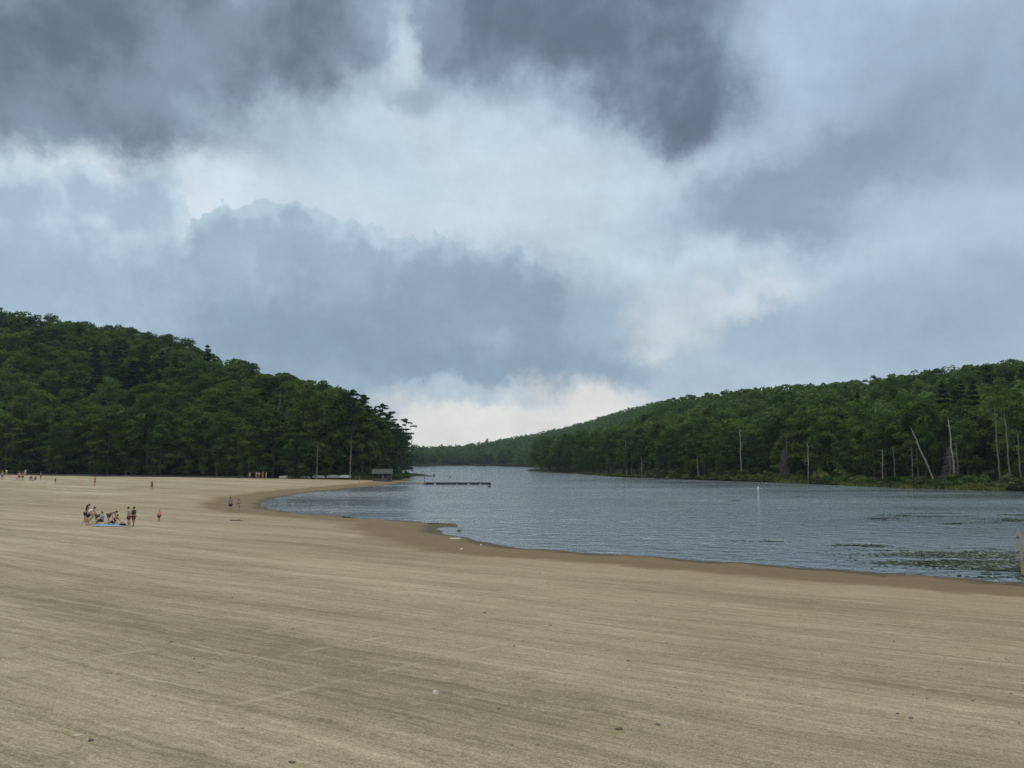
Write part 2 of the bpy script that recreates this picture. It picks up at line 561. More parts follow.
# ------------------------------------------------------------------ sand, forest floor, lake bed: one sheet
def sand_material():
    m, N, out = material('sand')
    geo = N.new('ShaderNodeNewGeometry')
    P = geo.outputs['Position']
    sx, sy, sz = N.split(P)[:3]
    # u runs along the marks of the beach rake, v across them
    du, dv = (-0.853, 0.522), (0.522, 0.853)
    wob = N.math('MULTIPLY', N.math('SUBTRACT', N.noise(P, 0.03, 2), 0.5), 2.2)
    u = N.math('ADD', N.math('MULTIPLY', sx, du[0]), N.math('MULTIPLY', sy, du[1]))
    v = N.math('ADD', N.math('ADD', N.math('MULTIPLY', sx, dv[0]), N.math('MULTIPLY', sy, dv[1])), wob)
    ragged = N.math('MULTIPLY', N.math('SUBTRACT', N.noise(P, 0.9, 5, 0.65), 0.5), 0.42)
    v = N.math('ADD', v, ragged)
    def streak(su, sv, detail=4, rough=0.55, off=0.0):
        return N.noise(N.xyz(N.math('MULTIPLY', u, su), N.math('MULTIPLY', v, sv), off), 1.0, detail, rough)
    s_big = streak(0.02, 0.16, 4, 0.55, 3.1)
    s_mid = streak(0.07, 0.75, 4, 0.6, 7.7)
    s_fine = streak(0.13, 4.2, 4, 0.68, 1.3)
    s_hair = streak(0.45, 13.0, 3, 0.7, 5.9)
    patch = N.noise(P, 0.06, 4, 0.55)
    blotch = N.noise(P, 0.9, 5, 0.62)
    grain = N.noise(N.xyz(N.math('MULTIPLY', u, 5.0), N.math('MULTIPLY', v, 9.0), 0.0), 1.0, 5, 0.75)
    k = N.math('ADD', N.math('MULTIPLY', s_big, 0.30), N.math('MULTIPLY', s_mid, 0.28))
    k = N.math('ADD', k, N.math('MULTIPLY', s_fine, 0.32))
    k = N.math('ADD', k, N.math('MULTIPLY', s_hair, 0.22))
    k = N.math('ADD', k, N.math('MULTIPLY', patch, 0.12))
    k = N.math('ADD', k, N.math('MULTIPLY', grain, 0.20))
    k = N.math('ADD', k, N.math('MULTIPLY', N.noise(P, 20.0, 3, 0.85), 0.62))
    k = N.math('ADD', k, N.math('MULTIPLY', blotch, 0.11))
    clod = N.noise(P, 3.6, 5, 0.72)
    k = N.math('ADD', k, N.math('MULTIPLY', clod, 0.10))
    k = N.ss(k, 1.00, 1.34, 0, 1, 'LINEAR')
    dry_dark, dry_mid, dry_pale = (0.150, 0.125, 0.072), (0.306, 0.260, 0.166), (0.490, 0.434, 0.300)
    c = N.mix(N.ss(k, 0.0, 0.5, 0, 1, 'LINEAR'), dry_dark, dry_mid)
    c = N.mix(N.ss(k, 0.5, 1.0, 0, 1, 'LINEAR'), c, dry_pale)
    # broken pale wheel tracks that cross the raking
    ut = N.math('ADD', N.math('MULTIPLY', sx, 0.69), N.math('MULTIPLY', sy, 0.72))
    vt = N.math('ADD', N.math('ADD', N.math('MULTIPLY', sx, 0.72), N.math('MULTIPLY', sy, -0.69)), N.math('MULTIPLY', wob, 0.25))
    fr = N.math('PINGPONG', N.math('ADD', vt, N.math('MULTIPLY', ragged, 0.8)), 1.75)
    line = N.ss(fr, 0.16, 0.02)
    line = N.math('MULTIPLY', line, N.ss(N.noise(N.xyz(N.math('MULTIPLY', ut, 0.8), N.math('MULTIPLY', vt, 0.5), 2.0), 1.0, 5, 0.7), 0.47, 0.60))
    line = N.math('MULTIPLY', line, N.ss(sy, 42.0, 22.0))
    line = N.math('MULTIPLY', line, N.ss(sx, 5.0, -1.0))
    c = N.mix(N.math('MULTIPLY', line, 0.25), c, (0.52, 0.46, 0.33))
    dent = N.math('MULTIPLY', N.ss(N.voronoi(N.vmath('ADD', P, N.vmath('SCALE', N.noise(P, 2.0, 2, color=True), scale=0.25)), 1.5), 0.20, 0.06), N.ss(N.noise(P, 0.11, 4, 0.6), 0.50, 0.58))
    c = N.mix(N.math('MULTIPLY', dent, 0.30), c, (0.12, 0.098, 0.060))
    # clods and litter: small dark flecks
    fleck = N.math('MULTIPLY', N.ss(N.voronoi(P, 1.7), 0.10, 0.05), N.ss(N.noise(P, 0.7, 3), 0.50, 0.60))
    c = N.mix(N.math('MULTIPLY', fleck, 0.75), c, (0.09, 0.07, 0.045))
    # damp and wet sand by height above the lake
    zz = N.math('ADD', sz, N.math('MULTIPLY', N.math('SUBTRACT', N.noise(P, 0.28, 6, 0.65), 0.5), 0.28))
    damp = N.ss(zz, 0.95, 0.36)
    wet = N.ss(zz, 0.44, 0.30)
    soaked = N.ss(zz, 0.10, 0.03)
    c = N.mix(N.math('MULTIPLY', damp, 0.45), c, (0.22, 0.170, 0.095))
    c = N.mix(N.math('MULTIPLY', wet, 0.80), c, N.mix(blotch, (0.090, 0.064, 0.031), (0.150, 0.108, 0.054)))
    c = N.mix(N.math('MULTIPLY', soaked, 0.75), c, N.mix(N.ss(N.noise(P, 2.3, 5, 0.7), 0.45, 0.6), (0.035, 0.030, 0.020), (0.085, 0.068, 0.040)))
    b = N.new('ShaderNodeBsdfPrincipled')
    N.put(b.inputs['Base Color'], c)
    N.put(b.inputs['Roughness'], N.ss(wet, 0, 1, 0.95, 0.75))
    b.inputs['Specular IOR Level'].default_value = 0.08
    h = N.math('ADD', N.math('MULTIPLY', s_mid, 0.5), N.math('MULTIPLY', s_fine, 0.45))
    h = N.math('ADD', h, N.math('MULTIPLY', blotch, 0.35))
    h = N.math('ADD', h, N.math('ADD', N.math('MULTIPLY', grain, 0.25), N.math('MULTIPLY', clod, 0.35)))
    h = N.math('ADD', h, N.math('MULTIPLY', s_hair, 0.2))
    h = N.math('SUBTRACT', h, N.math('MULTIPLY', dent, 0.35))
    N.put(b.inputs['Normal'], N.bump(h, 0.8, 0.20))
    # forest floor where the woods begin
    at = N.new('ShaderNodeAttribute'); at.attribute_name = 'wood'
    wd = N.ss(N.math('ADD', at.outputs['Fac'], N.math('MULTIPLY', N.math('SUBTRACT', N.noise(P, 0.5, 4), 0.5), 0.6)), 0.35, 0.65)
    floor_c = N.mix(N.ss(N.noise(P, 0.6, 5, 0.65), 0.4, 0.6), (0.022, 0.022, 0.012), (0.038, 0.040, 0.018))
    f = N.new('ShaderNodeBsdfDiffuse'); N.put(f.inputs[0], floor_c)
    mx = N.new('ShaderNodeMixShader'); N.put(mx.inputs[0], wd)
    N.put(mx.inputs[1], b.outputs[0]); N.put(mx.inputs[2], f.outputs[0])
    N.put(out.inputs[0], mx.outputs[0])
    return m


def build_ground():
    ys, y, dy = [-60, -40, -25, -12, -6, -3], 0.0, 0.45
    while y < 2700:
        ys.append(y)
        dy = 0.45 if y < 30 else min(22, dy * 1.0125)
        if 212 < y < 270: dy = min(dy, 1.2)
        y += dy
    ys = np.array(ys)
    t = np.linspace(-1, 1, 431)
    t = np.sign(t) * (0.75 * np.abs(t) + 0.25 * np.abs(t) ** 3)
    half = 62 + 0.95 * np.maximum(ys, 0)
    X = t[None, :] * half[:, None]; Y = np.repeat(ys[:, None], len(t), 1)
    h, D, sd = height(X.ravel(), Y.ravel(), True)
    V = np.stack([X.ravel(), Y.ravel(), h], 1)
    nr, nc = X.shape
    i = (np.arange(nr - 1)[:, None] * nc + np.arange(nc - 1)[None, :]).ravel()
    me = np_mesh('ground', V, np.stack([i, i + 1, i + nc + 1, i + nc], 1), sand_material(), True)
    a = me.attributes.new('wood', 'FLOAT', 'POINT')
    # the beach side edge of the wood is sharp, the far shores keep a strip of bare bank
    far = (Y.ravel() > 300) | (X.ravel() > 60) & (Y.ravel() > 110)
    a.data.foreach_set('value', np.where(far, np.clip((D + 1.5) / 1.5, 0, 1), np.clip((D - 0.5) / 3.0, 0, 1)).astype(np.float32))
    o = link('ground', me)
    return tag(o, 'raked tan sand beach running down to the lake and up under the woods', 'beach', kind='structure')


build_ground()


# ------------------------------------------------------------------ the lake
def water_material():
    m, N, out = material('lake_water')
    P = N.new('ShaderNodeNewGeometry').outputs['Position']
    px_, py_, pz_ = N.split(P)[:3]
    drift = N.math('MULTIPLY', N.math('SUBTRACT', N.noise(P, 0.03, 2), 0.5), 6.0)
    q = N.xyz(N.math('ADD', px_, N.math('MULTIPLY', py_, 0.25)), N.math('ADD', py_, drift), 0.0)
    w1 = N.noise(N.vmath('MULTIPLY', q, (0.50, 0.64, 1)), 1.0, 3, 0.55, distortion=0.6)
    w2 = N.noise(N.vmath('MULTIPLY', q, (1.35, 1.6, 1)), 1.0, 4, 0.6, distortion=0.4)
    w3 = N.noise(q, 5.5, 3, 0.6)
    gust = N.ss(N.noise(N.vmath('MULTIPLY', P, (0.014, 0.045, 1)), 1.0, 5, 0.6), 0.38, 0.62, 0.35, 1.2)
    h = N.math('ADD', N.math('MULTIPLY', w1, 1.9), N.math('MULTIPLY', w2, 0.60))
    h = N.math('ADD', h, N.math('MULTIPLY', w3, 0.10))
    nrm = N.bump(h, gust, 0.27)
    deep = N.new('ShaderNodeBsdfDiffuse'); deep.inputs[0].default_value = (0.115, 0.142, 0.160, 1)
    top = N.new('ShaderNodeBsdfGlossy'); top.inputs['Roughness'].default_value = 0.07
    top.inputs['Color'].default_value = (1, 1, 1, 1)
    N.put(top.inputs['Normal'], nrm)
    fr = N.new('ShaderNodeFresnel'); fr.inputs['IOR'].default_value = 1.75
    N.put(fr.inputs['Normal'], nrm)
    mx = N.new('ShaderNodeMixShader')
    N.put(mx.inputs[0], fr.outputs[0]); N.put(mx.inputs[1], deep.outputs[0]); N.put(mx.inputs[2], top.outputs[0])
    N.put(out.inputs[0], mx.outputs[0])
    return m


def build_water():
    xs = np.linspace(-400, 400, 9); ys = np.linspace(20, 1300, 17)
    X, Y = np.meshgrid(xs, ys)
    V = np.stack([X.ravel(), Y.ravel(), np.zeros(X.size)], 1)
    nr, nc = X.shape
    i = (np.arange(nr - 1)[:, None] * nc + np.arange(nc - 1)[None, :]).ravel()
    o = link('lake_water', np_mesh('lake_water', V, np.stack([i, i + 1, i + nc + 1, i + nc], 1), water_material()))
    tag(o, 'choppy grey blue lake water between the wooded shores', 'lake', kind='structure')


build_water()


def build_haze():
    m, N, out = material('haze')
    v = N.new('ShaderNodeVolumePrincipled')
    v.inputs['Color'].default_value = (0.62, 0.80, 1.0, 1)
    v.inputs['Density'].default_value = HAZE
    v.inputs['Anisotropy'].default_value = 0.0
    N.put(out.inputs['Volume'], v.outputs[0])
    s = Shape().box((0, 1300, 55), (5600, 2900, 122))
    tag(s.put('haze', m, smooth=False), 'pale blue air that softens the far hills', 'haze', kind='stuff')


HAZE = 0.00007
build_haze()
# ------------------------------------------------------------------ trees
def foliage_material(name, light, dark, trans=0.28):
    m, N, out = material(name)
    P = N.new('ShaderNodeNewGeometry').outputs['Position']
    oi = N.new('ShaderNodeObjectInfo')
    wide_n = N.noise(P, 0.045, 2, 0.5)
    tree_n = N.noise(P, 0.16, 2, 0.5)
    leaf_n = N.noise(P, 1.3, 3, 0.6)
    k = N.math('ADD', N.math('MULTIPLY', wide_n, 0.40), N.math('MULTIPLY', tree_n, 0.35))
    k = N.math('ADD', k, N.math('MULTIPLY', leaf_n, 0.25))
    k = N.math('ADD', N.ss(k, 0.36, 0.64), N.math('MULTIPLY', N.math('SUBTRACT', oi.outputs['Random'], 0.5), 0.9), None, True)
    c = N.mix(k, dark, light)
    tint = N.math('FRACT', N.math('MULTIPLY', N.math('ADD', oi.outputs['Random'], N.math('MULTIPLY', N.noise(P, 0.09, 1), 0.2)), 7.3))
    c = N.mix(N.ss(tint, 0.62, 1.0, 0.0, 0.55), c, (light[0] * 1.45, light[1] * 1.12, light[2] * 1.05))
    d = N.new('ShaderNodeBsdfDiffuse'); N.put(d.inputs[0], c)
    t = N.new('ShaderNodeBsdfTranslucent'); N.put(t.inputs[0], N.mix(1.0, c, (1.0, 1.15, 0.55), 'MULTIPLY'))
    mx = N.new('ShaderNodeMixShader'); mx.inputs[0].default_value = trans
    N.put(mx.inputs[1], d.outputs[0]); N.put(mx.inputs[2], t.outputs[0])
    N.put(out.inputs[0], mx.outputs[0])
    return m


LEAF = foliage_material('broad_leaves', (0.074, 0.124, 0.026), (0.028, 0.054, 0.014))
NEEDLE = foliage_material('needles', (0.030, 0.056, 0.022), (0.014, 0.030, 0.015), 0.15)
BRUSH = foliage_material('shrub_leaves', (0.112, 0.138, 0.046), (0.052, 0.068, 0.026))
DEADTWIG = surface('dead_twigs', (0.105, 0.088, 0.078), 0.9, 0.3, 3.0)
BARK = surface('bark', (0.060, 0.050, 0.040), 0.9, 0.35, 2.0, 0.4, 0.03, (1, 1, 0.2))
GREYWOOD = surface('bleached_dead_wood', (0.25, 0.232, 0.20), 0.85, 0.35, 2.2, 0.3, 0.02, (1, 1, 0.15))
DIMWOOD = surface('weathered_dead_wood', (0.135, 0.12, 0.10), 0.9, 0.35, 2.2, 0.3, 0.02, (1, 1, 0.15))


def unit(v): return v / (np.linalg.norm(v, axis=-1, keepdims=True) + 1e-9)


def cards(rng, c, r, n, size, up=0.5, top=0.72, flat=0.0, elong=1.5):
    """n leafy sprigs (diamonds) through the shell of a clump: centre c, radii r."""
    d = unit(rng.normal(size=(n, 3)))
    flip = rng.random(n) < top
    d[:, 2] = np.where(flip, np.abs(d[:, 2]), d[:, 2])
    p = c + d * r * rng.uniform(0.55, 1.08, (n, 1))
    nr = unit(d * np.array([1, 1, 1]) * (1 - flat) + np.array([0, 0, up + flat]) + rng.normal(size=(n, 3)) * 0.5)
    t = unit(np.cross(nr, rng.normal(size=(n, 3))))
    b = np.cross(nr, t)
    s = (size * rng.uniform(0.6, 1.4, n))[:, None]
    e = elong * rng.uniform(0.8, 1.2, (n, 1))
    return np.stack([p + t * s * e * 0.5, p + b * s * 0.5, p - t * s * e * 0.5, p - b * s * 0.5], 1)


def broadleaf_clumps(rng, H, base, R, n):
    """Centres and radii of leafy limbs that fill an uneven dome."""
    out = []
    lob = rng.uniform(0, 2 * math.pi, 3); la = rng.uniform(0.08, 0.22, 3)
    for i in range(n):
        t = (i + rng.random()) / n
        prof = math.sin(math.pi * (0.22 + 0.74 * t) ** 0.95) ** 0.62
        a = i * 2.39996 + rng.normal() * 0.5
        rr = R * prof * (1 + sum(la[k] * math.cos((k + 2) * a + lob[k]) for k in range(3)))
        q = rr * math.sqrt(rng.uniform(0.25, 0.95))
        z = base + (H - base) * (0.05 + 0.88 * t) + rng.normal() * 0.4
        cr = R * rng.uniform(0.28, 0.50)
        out.append((np.array([q * math.cos(a), q * math.sin(a), z]), np.array([cr, cr, cr * rng.uniform(0.62, 0.92)])))
    return out


def broadleaf_crown(seed, H=20.0, base=4.0, R=4.8, n=30, per=165, size=0.46):
    rng = np.random.default_rng(seed)
    cl = broadleaf_clumps(rng, H, base, R, n)
    return np.concatenate([cards(rng, c, r, int(per * rng.uniform(0.7, 1.3)), size, 0.50, 0.72, 0.0, 1.2) for c, r in cl]), cl


def conifer_crown(seed, H=24.0, base=5.0, R=3.6, layers=17, per=30, size=0.5, gap=0.0, taper=0.85, droop=0.12):
    rng = np.random.default_rng(seed)
    out, tips = [], []
    for i in range(layers):
        t = (i + rng.uniform(-0.3, 0.3)) / layers
        z = base + (H - base) * max(0, t)
        L0 = R * (1 - taper * max(0, t)) * rng.uniform(0.75, 1.15)
        nb = rng.integers(4, 7)
        for k in range(nb):
            if rng.random() < gap: continue
            a = 2 * math.pi * (k + rng.uniform(-0.35, 0.35)) / nb + i * 1.1
            L = L0 * rng.uniform(0.6, 1.2)
            for f in (0.35, 0.68, 0.98):
                c = np.array([L * f * math.cos(a), L * f * math.sin(a), z - droop * L * f + 0.25 * f])
                w = L * 0.26
                out.append(cards(rng, c, np.array([w, w, 0.22 + 0.06 * w]), max(3, int(per / 3)), size, 0.8, 0.6, 0.4, 2.0))
            tips.append(np.array([L * math.cos(a), L * math.sin(a), z - droop * L + 0.25]))
    out.append(cards(rng, np.array([0, 0, H - 0.6]), np.array([0.5, 0.5, 0.9]), per, size, 0.5, 0.5))
    return np.concatenate(out), tips


def white_pine_crown(seed, H=29.0, base=12.0, R=4.2, n=26, per=60, size=0.5):
    """Old pine: flat plates of needles at the ends of bare limbs, sky between them."""
    rng = np.random.default_rng(seed)
    out, tips = [], []
    for i in range(n):
        t = (i + rng.random()) / n
        z = base + (H - base) * t
        a = i * 2.4 + rng.normal() * 0.6
        L = R * (0.45 + 0.75 * math.sin(math.pi * min(1, 0.25 + 0.72 * t))) * rng.uniform(0.55, 1.15) * (1 - 0.55 * t ** 3)
        c = np.array([L * math.cos(a), L * math.sin(a), z + 0.12 * L])
        w = rng.uniform(1.1, 2.1)
        out.append(cards(rng, c, np.array([w, w, w * 0.34]), per, size, 0.7, 0.7, 0.2, 1.8))
        out.append(cards(rng, c * np.array([0.62, 0.62, 1]), np.array([w * .7, w * .7, w * 0.25]), per // 2, size, 0.7, 0.7, 0.2, 1.8))
        tips.append(c)
    out.append(cards(rng, np.array([0, 0, H - 0.3]), np.array([0.9, 0.9, 0.9]), per, size, 0.5, 0.5))
    return np.concatenate(out), tips


def card_mesh(name, Q, mat):
    V = Q.reshape(-1, 3)
    return np_mesh(name, V, np.arange(len(V)).reshape(-1, 4), mat)


def trunk_mesh(name, H, r, limbs, mat, seed, lean=0.0, top=0.9, n=8):
    rng = random.Random(seed)
    s = Shape()
    k = 7
    pts = [Vector((math.sin(i * 1.7 + seed) * 0.12 * i / k + lean * i / k, math.cos(i * 1.3 + seed) * 0.12 * i / k, H * top * i / k - (0.4 if i == 0 else 0))) for i in range(k + 1)]
    rad = [r * (1.35 if i == 0 else 1.0) * (1 - 0.82 * i / k) for i in range(k + 1)]
    s.tube(pts, rad, n)
    for c in limbs:
        c = Vector(c)
        f = min(0.97, max(0.12, (c.z - 0.28 * Vector((c.x, c.y)).length) / (H * top)))
        i = min(k - 1, int(f * k)); p = pts[i].lerp(pts[i + 1], f * k - i)
        rb = r * (1 - 0.82 * f) * 0.5
        mid = p.lerp(c, 0.55) + Vector((0, 0, -0.06 * (c - p).length))
        s.tube([p, mid, c], [rb, rb * 0.6, rb * 0.18], 5)
    return s.mesh(name, mat)


class Kind:
    """One built tree: its crown and trunk meshes, and a coarser crown for the massed woods."""
    def __init__(self, name, crown, trunk, coarse, H, R):
        self.name, self.crown, self.trunk, self.coarse, self.H, self.R = name, crown, trunk, coarse, H, R


BROAD, CONIFER, PINE = [], [], []
for k in range(11):
    rr = random.Random(50 + k)
    H, base, R = 20.0, rr.choice((2.2, 3.2, 5.0, 6.5)), rr.uniform(4.3, 5.6)
    if k > 7: base = 0.2           # edge trees, leafy down to the sand
    Q, cl = broadleaf_crown(100 + k, H, base, R)
    Qc, _ = broadleaf_crown(100 + k, H, base, R, 15, 26, 1.25)
    tm = trunk_mesh('broadleaf_trunk', H, 0.30, [c for c, _ in cl[::2]], BARK, k)
    BROAD.append(Kind('broadleaf_tree', card_mesh('broadleaf_crown', Q, LEAF), tm, Qc, H, R))
for k in range(4):
    H, R = 24.0, 3.3 + 0.35 * k
    Q, tips = conifer_crown(300 + k, H, 3.0 + 1.5 * k, R, 18, 33, 0.48, 0.08)
    Qc, _ = conifer_crown(300 + k, H, 4.0, R, 8, 9, 1.2)
    CONIFER.append(Kind('hemlock_tree', card_mesh('hemlock_crown', Q, NEEDLE), trunk_mesh('hemlock_trunk', H, 0.28, tips[::4], BARK, 20 + k), Qc, H, R))
for k in range(4):
    H, R = 29.0, 3.9 + 0.4 * k
    Q, tips = white_pine_crown(500 + k, H, (11.0, 9.0, 14.0, 18.0)[k], R, (24, 28, 20, 13)[k])
    PINE.append(Kind('pine_tree', card_mesh('pine_crown', Q, NEEDLE), trunk_mesh('pine_trunk', H, 0.30, tips, BARK, 40 + k, top=0.97), None, H, R))


def plant(kind, x, y, s, rz, label, cat, group, z=None, name=None, wide=1.0, sink=0.3):
    """One tree: an Empty at its foot with a trunk and a crown of its own."""
    if z is None: z = float(height(np.array([x]), np.array([y]))[0])
    t = thing(name or kind.name, (x, y, z - sink * s), label, cat, group, rz)
    t.scale = (s * wide, s * wide, s)
    link('trunk', kind.trunk, None, t)
    link('crown', kind.crown, None, t)
    return t


# --- where the woods stand: jittered rows over the hills
def wood_spots():
    spots = []
    for (y0, y1, step) in ((130, 520, 6.5), (520, 900, 7.8), (900, 1900, 9.5)):
        nx = int(2 * 1.0 * y1 / step); ny = int((y1 - y0) / step)
        gx, gy = np.meshgrid((np.arange(nx) - nx / 2) * step, y0 + (np.arange(ny) + 0.5) * step)
        x = gx.ravel() + RNG.uniform(-0.42, 0.42, gx.size) * step
        y = gy.ravel() + RNG.uniform(-0.42, 0.42, gx.size) * step
        keep = (np.abs(x) < 0.74 * y + 12) & ~((x < -20) & (y < 520) & (RNG.random(gx.size) < 0.16))
        x, y = x[keep], y[keep]
        h, D, sd = height(x, y, True)
        k = (D > 3.0) & ((sd > 7.0) | (x < -30)) & ~((x > -64) & (x < -20) & (y < 400) & (D < 11))
        spots.append(np.stack([x[k], y[k], h[k], D[k], np.full(k.sum(), step)], 1))
    return np.concatenate(spots)


SPOTS = wood_spots()
n_s = len(SPOTS)
S_SCALE = RNG.uniform(0.74, 1.16, n_s) * np.where(SPOTS[:, 1] > 520, 0.96, 1.0)
S_WIDE = RNG.uniform(0.9, 1.30, n_s) * SPOTS[:, 4] / 7.2
S_WIDE = np.where((SPOTS[:, 0] < -20) & (SPOTS[:, 1] < 520), S_WIDE * 1.14, S_WIDE)
S_ROT = RNG.uniform(0, 2 * math.pi, n_s)
edge = SPOTS[:, 3] < 9
S_SCALE = np.where(edge & (SPOTS[:, 0] > 0), S_SCALE * 0.80, S_SCALE)
con_n = fbm(SPOTS[:, 0] / 55, SPOTS[:, 1] / 55, 77)
S_CON = (con_n + RNG.uniform(-0.22, 0.22, n_s)) > np.where(SPOTS[:, 0] > -20, 0.86, 0.76)
S_CON &= ~((SPOTS[:, 0] > -20) & (SPOTS[:, 1] > 290))
S_KIND = RNG.integers(0, 8, n_s)
S_KIND = np.where((SPOTS[:, 3] < 13) & (SPOTS[:, 0] < -20) & (SPOTS[:, 1] < 420), RNG.integers(8, 11, n_s), S_KIND)


def visible_area():
    """Roughly how much of each tree shows in the picture: crowns laid far to near into an id grid."""
    c, s = math.cos(PITCH), math.sin(PITCH)
    ids = np.full((768, 1024), -1, np.int32)
    x, y, z = SPOTS[:, 0], SPOTS[:, 1], SPOTS[:, 2]
    Hs = np.where(S_CON, 24.0, 20.0) * S_SCALE
    Rs = np.where(S_CON, 3.2, 4.8) * S_SCALE * S_WIDE * 0.92
    zc = z + Hs * 0.56 - CAM_H
    depth = y * c + zc * s
    up = -y * s + zc * c
    cx = 512 + F_PX * x / depth; cy = 384 - F_PX * up / depth
    rx = F_PX * Rs / depth; ry = F_PX * Hs * 0.44 / depth
    for i in np.argsort(-depth):
        x0, x1 = int(max(0, cx[i] - rx[i])), int(min(1023, cx[i] + rx[i] + 1))
        y0, y1 = int(max(0, cy[i] - ry[i])), int(min(767, cy[i] + ry[i] + 1))
        if x1 <= x0 or y1 <= y0: continue
        yy, xx = np.ogrid[y0:y1, x0:x1]
        mk = ((xx + .5 - cx[i]) / rx[i]) ** 2 + ((yy + .5 - cy[i]) / ry[i]) ** 2 < 1
        ids[y0:y1, x0:x1][mk] = i
    cnt = np.bincount(ids[ids >= 0].ravel(), minlength=n_s)
    return cnt, cx, cy


S_AREA, S_CX, S_CY = visible_area()

LEFT = SPOTS[:, 0] < -20
order = np.argsort(-S_AREA)
ZONES = {}
BUILT = np.zeros(n_s, bool)
n_broad = n_con = 0


def wood_words(i):
    """Which stretch of the woods a tree belongs to: what one can say of it from the photograph."""
    x, y, z, D, _ = SPOTS[i]
    kind = 'dark conifer' if S_CON[i] else 'leafy green tree'
    if x < -20 and y < 470:
        if D < 9: return f'{kind} in the front row where the wooded hillside meets the sandy beach', 'front row of the woods behind the beach'
        if D < 60: return f'{kind} partway up the dark wooded hillside behind the beach', 'trees partway up the hillside behind the beach'
        return f'{kind} on the upper slope and crest of the hill behind the beach', 'trees on the crest of the hill behind the beach'
    if x < 0 and y < 1100: return f'{kind} on the bluish headland just past the beach wood', 'trees on the headland past the beach wood'
    if D < 16: return f'{kind} in the waterside row of the woods across the lake', 'waterside trees across the lake'
    if y < 420: return f'{kind} on the lower hillside behind the dead trunks across the lake', 'trees on the lower hillside across the lake'
    return f'{kind} on the long hazy ridge that runs down across the lake', 'trees on the long ridge across the lake'


for i in order:
    if S_AREA[i] < 25: break
    if S_CON[i]:
        if n_con >= 85: continue
        n_con += 1
    else:
        if n_broad >= 280: continue
        n_broad += 1
    BUILT[i] = True
    k = CONIFER[S_KIND[i] % 4] if S_CON[i] else BROAD[S_KIND[i]]
    lab, grp = wood_words(i)
    plant(k, SPOTS[i, 0], SPOTS[i, 1], S_SCALE[i], S_ROT[i], lab, 'tree', ('conifers: ' if S_CON[i] else '') + grp, z=SPOTS[i, 2], wide=S_WIDE[i])
print('trees', n_s, 'in view', (S_AREA > 0).sum(), 'built', BUILT.sum(), n_broad, n_con)


# --- everything else of the woods is one mass
def massed_wood():
    for name, sel_con, mat, lab in (('distant_forest', False, LEAF, 'dense green forest filling the slopes behind the nearer trees'),
                                    ('distant_conifers', True, NEEDLE, 'dark conifers scattered through the dense forest on the slopes')):
        parts = []
        keep = (~BUILT) & (S_CON == sel_con) & ((S_AREA > 0) | (RNG.random(n_s) < 0.25))
        for i in np.nonzero(keep)[0]:
            k = CONIFER[S_KIND[i] % 4] if sel_con else BROAD[S_KIND[i]]
            Q = (k.coarse if SPOTS[i, 1] < 800 else k.coarse[i % 2::2]).reshape(-1, 3)
            a, s = S_ROT[i], S_SCALE[i]
            w = s * S_WIDE[i]
            ca, sa = math.cos(a), math.sin(a)
            P = np.empty_like(Q)
            P[:, 0] = (Q[:, 0] * ca - Q[:, 1] * sa) * w + SPOTS[i, 0]
            P[:, 1] = (Q[:, 0] * sa + Q[:, 1] * ca) * w + SPOTS[i, 1]
            P[:, 2] = Q[:, 2] * s + SPOTS[i, 2] - 0.3
            parts.append(P.reshape(-1, 4, 3))
        Q = np.concatenate(parts)
        print(name, keep.sum(), len(Q))
        tag(link(name, card_mesh(name, Q, mat)), lab, 'forest', kind='stuff')


massed_wood()
# ------------------------------------------------------------------ single trees, snags and shrubs along the shores
def top_scale(x, y, z, py, H):
    """Scale that brings a tree of height H, standing at (x, y, z), up to the picture row py."""
    d = ray(512, py)
    return (CAM_H + d[2] / d[1] * y - z) / H


def gz(x, y): return float(height(np.array([x]), np.array([y]))[0])


PINES = [(308, 262, 380, 'B', 'round topped leafy tree rising over the bush beside the overturned boats'),
         (324, 258, 386, 'B', 'leafy tree behind the overturned boats'),
         (333, 266, 386, 'B', 'bright leafy tree behind the pale overturned boats, left of the tall pines'),
         (342, 262, 391, 'B', 'leafy tree just left of the row of pines at the point'),
         (352, 259, 390, 0, 'pine with a full dark crown, first of the row that ends at the point'),
         (363, 262, 395, 1, 'tallest dark pine behind the lake hut'),
         (372, 272, 410, 2, 'slim pine standing straight behind the lake hut roof'),
         (382, 280, 404, 0, 'broad topped pine just past the lake hut'),
         (390, 300, 412, 1, 'dark pine between the broad topped pine and the bare stemmed one at the point'),
         (398, 318, 424, 2, 'shorter pine close to the water at the end of the wood'),
         (406, 345, 419, 3, 'airy bare stemmed pine leaning out at the tip of the point'),
         (35, 330, 311, 3, 'lone pine poking up above the crest of the hill behind the beach')]
for px, dist, py, k, lab in PINES:
    x = (px - 512) / F_PX * dist; z = gz(x, dist)
    K = BROAD[(px // 7) % 8] if k == 'B' else CONIFER[(px // 7) % 4] if k == 'C' else PINE[k]
    s = top_scale(x, dist, z, py, K.H)
    if px == 35: s = min(s, 1.05)
    plant(K, x, dist, s, px * 1.3, lab, 'tree', 'trees at the point beside the lake hut' if px != 35 else None, z=z, wide={'B': 0.85, 'C': 0.95}.get(k, 1.0))


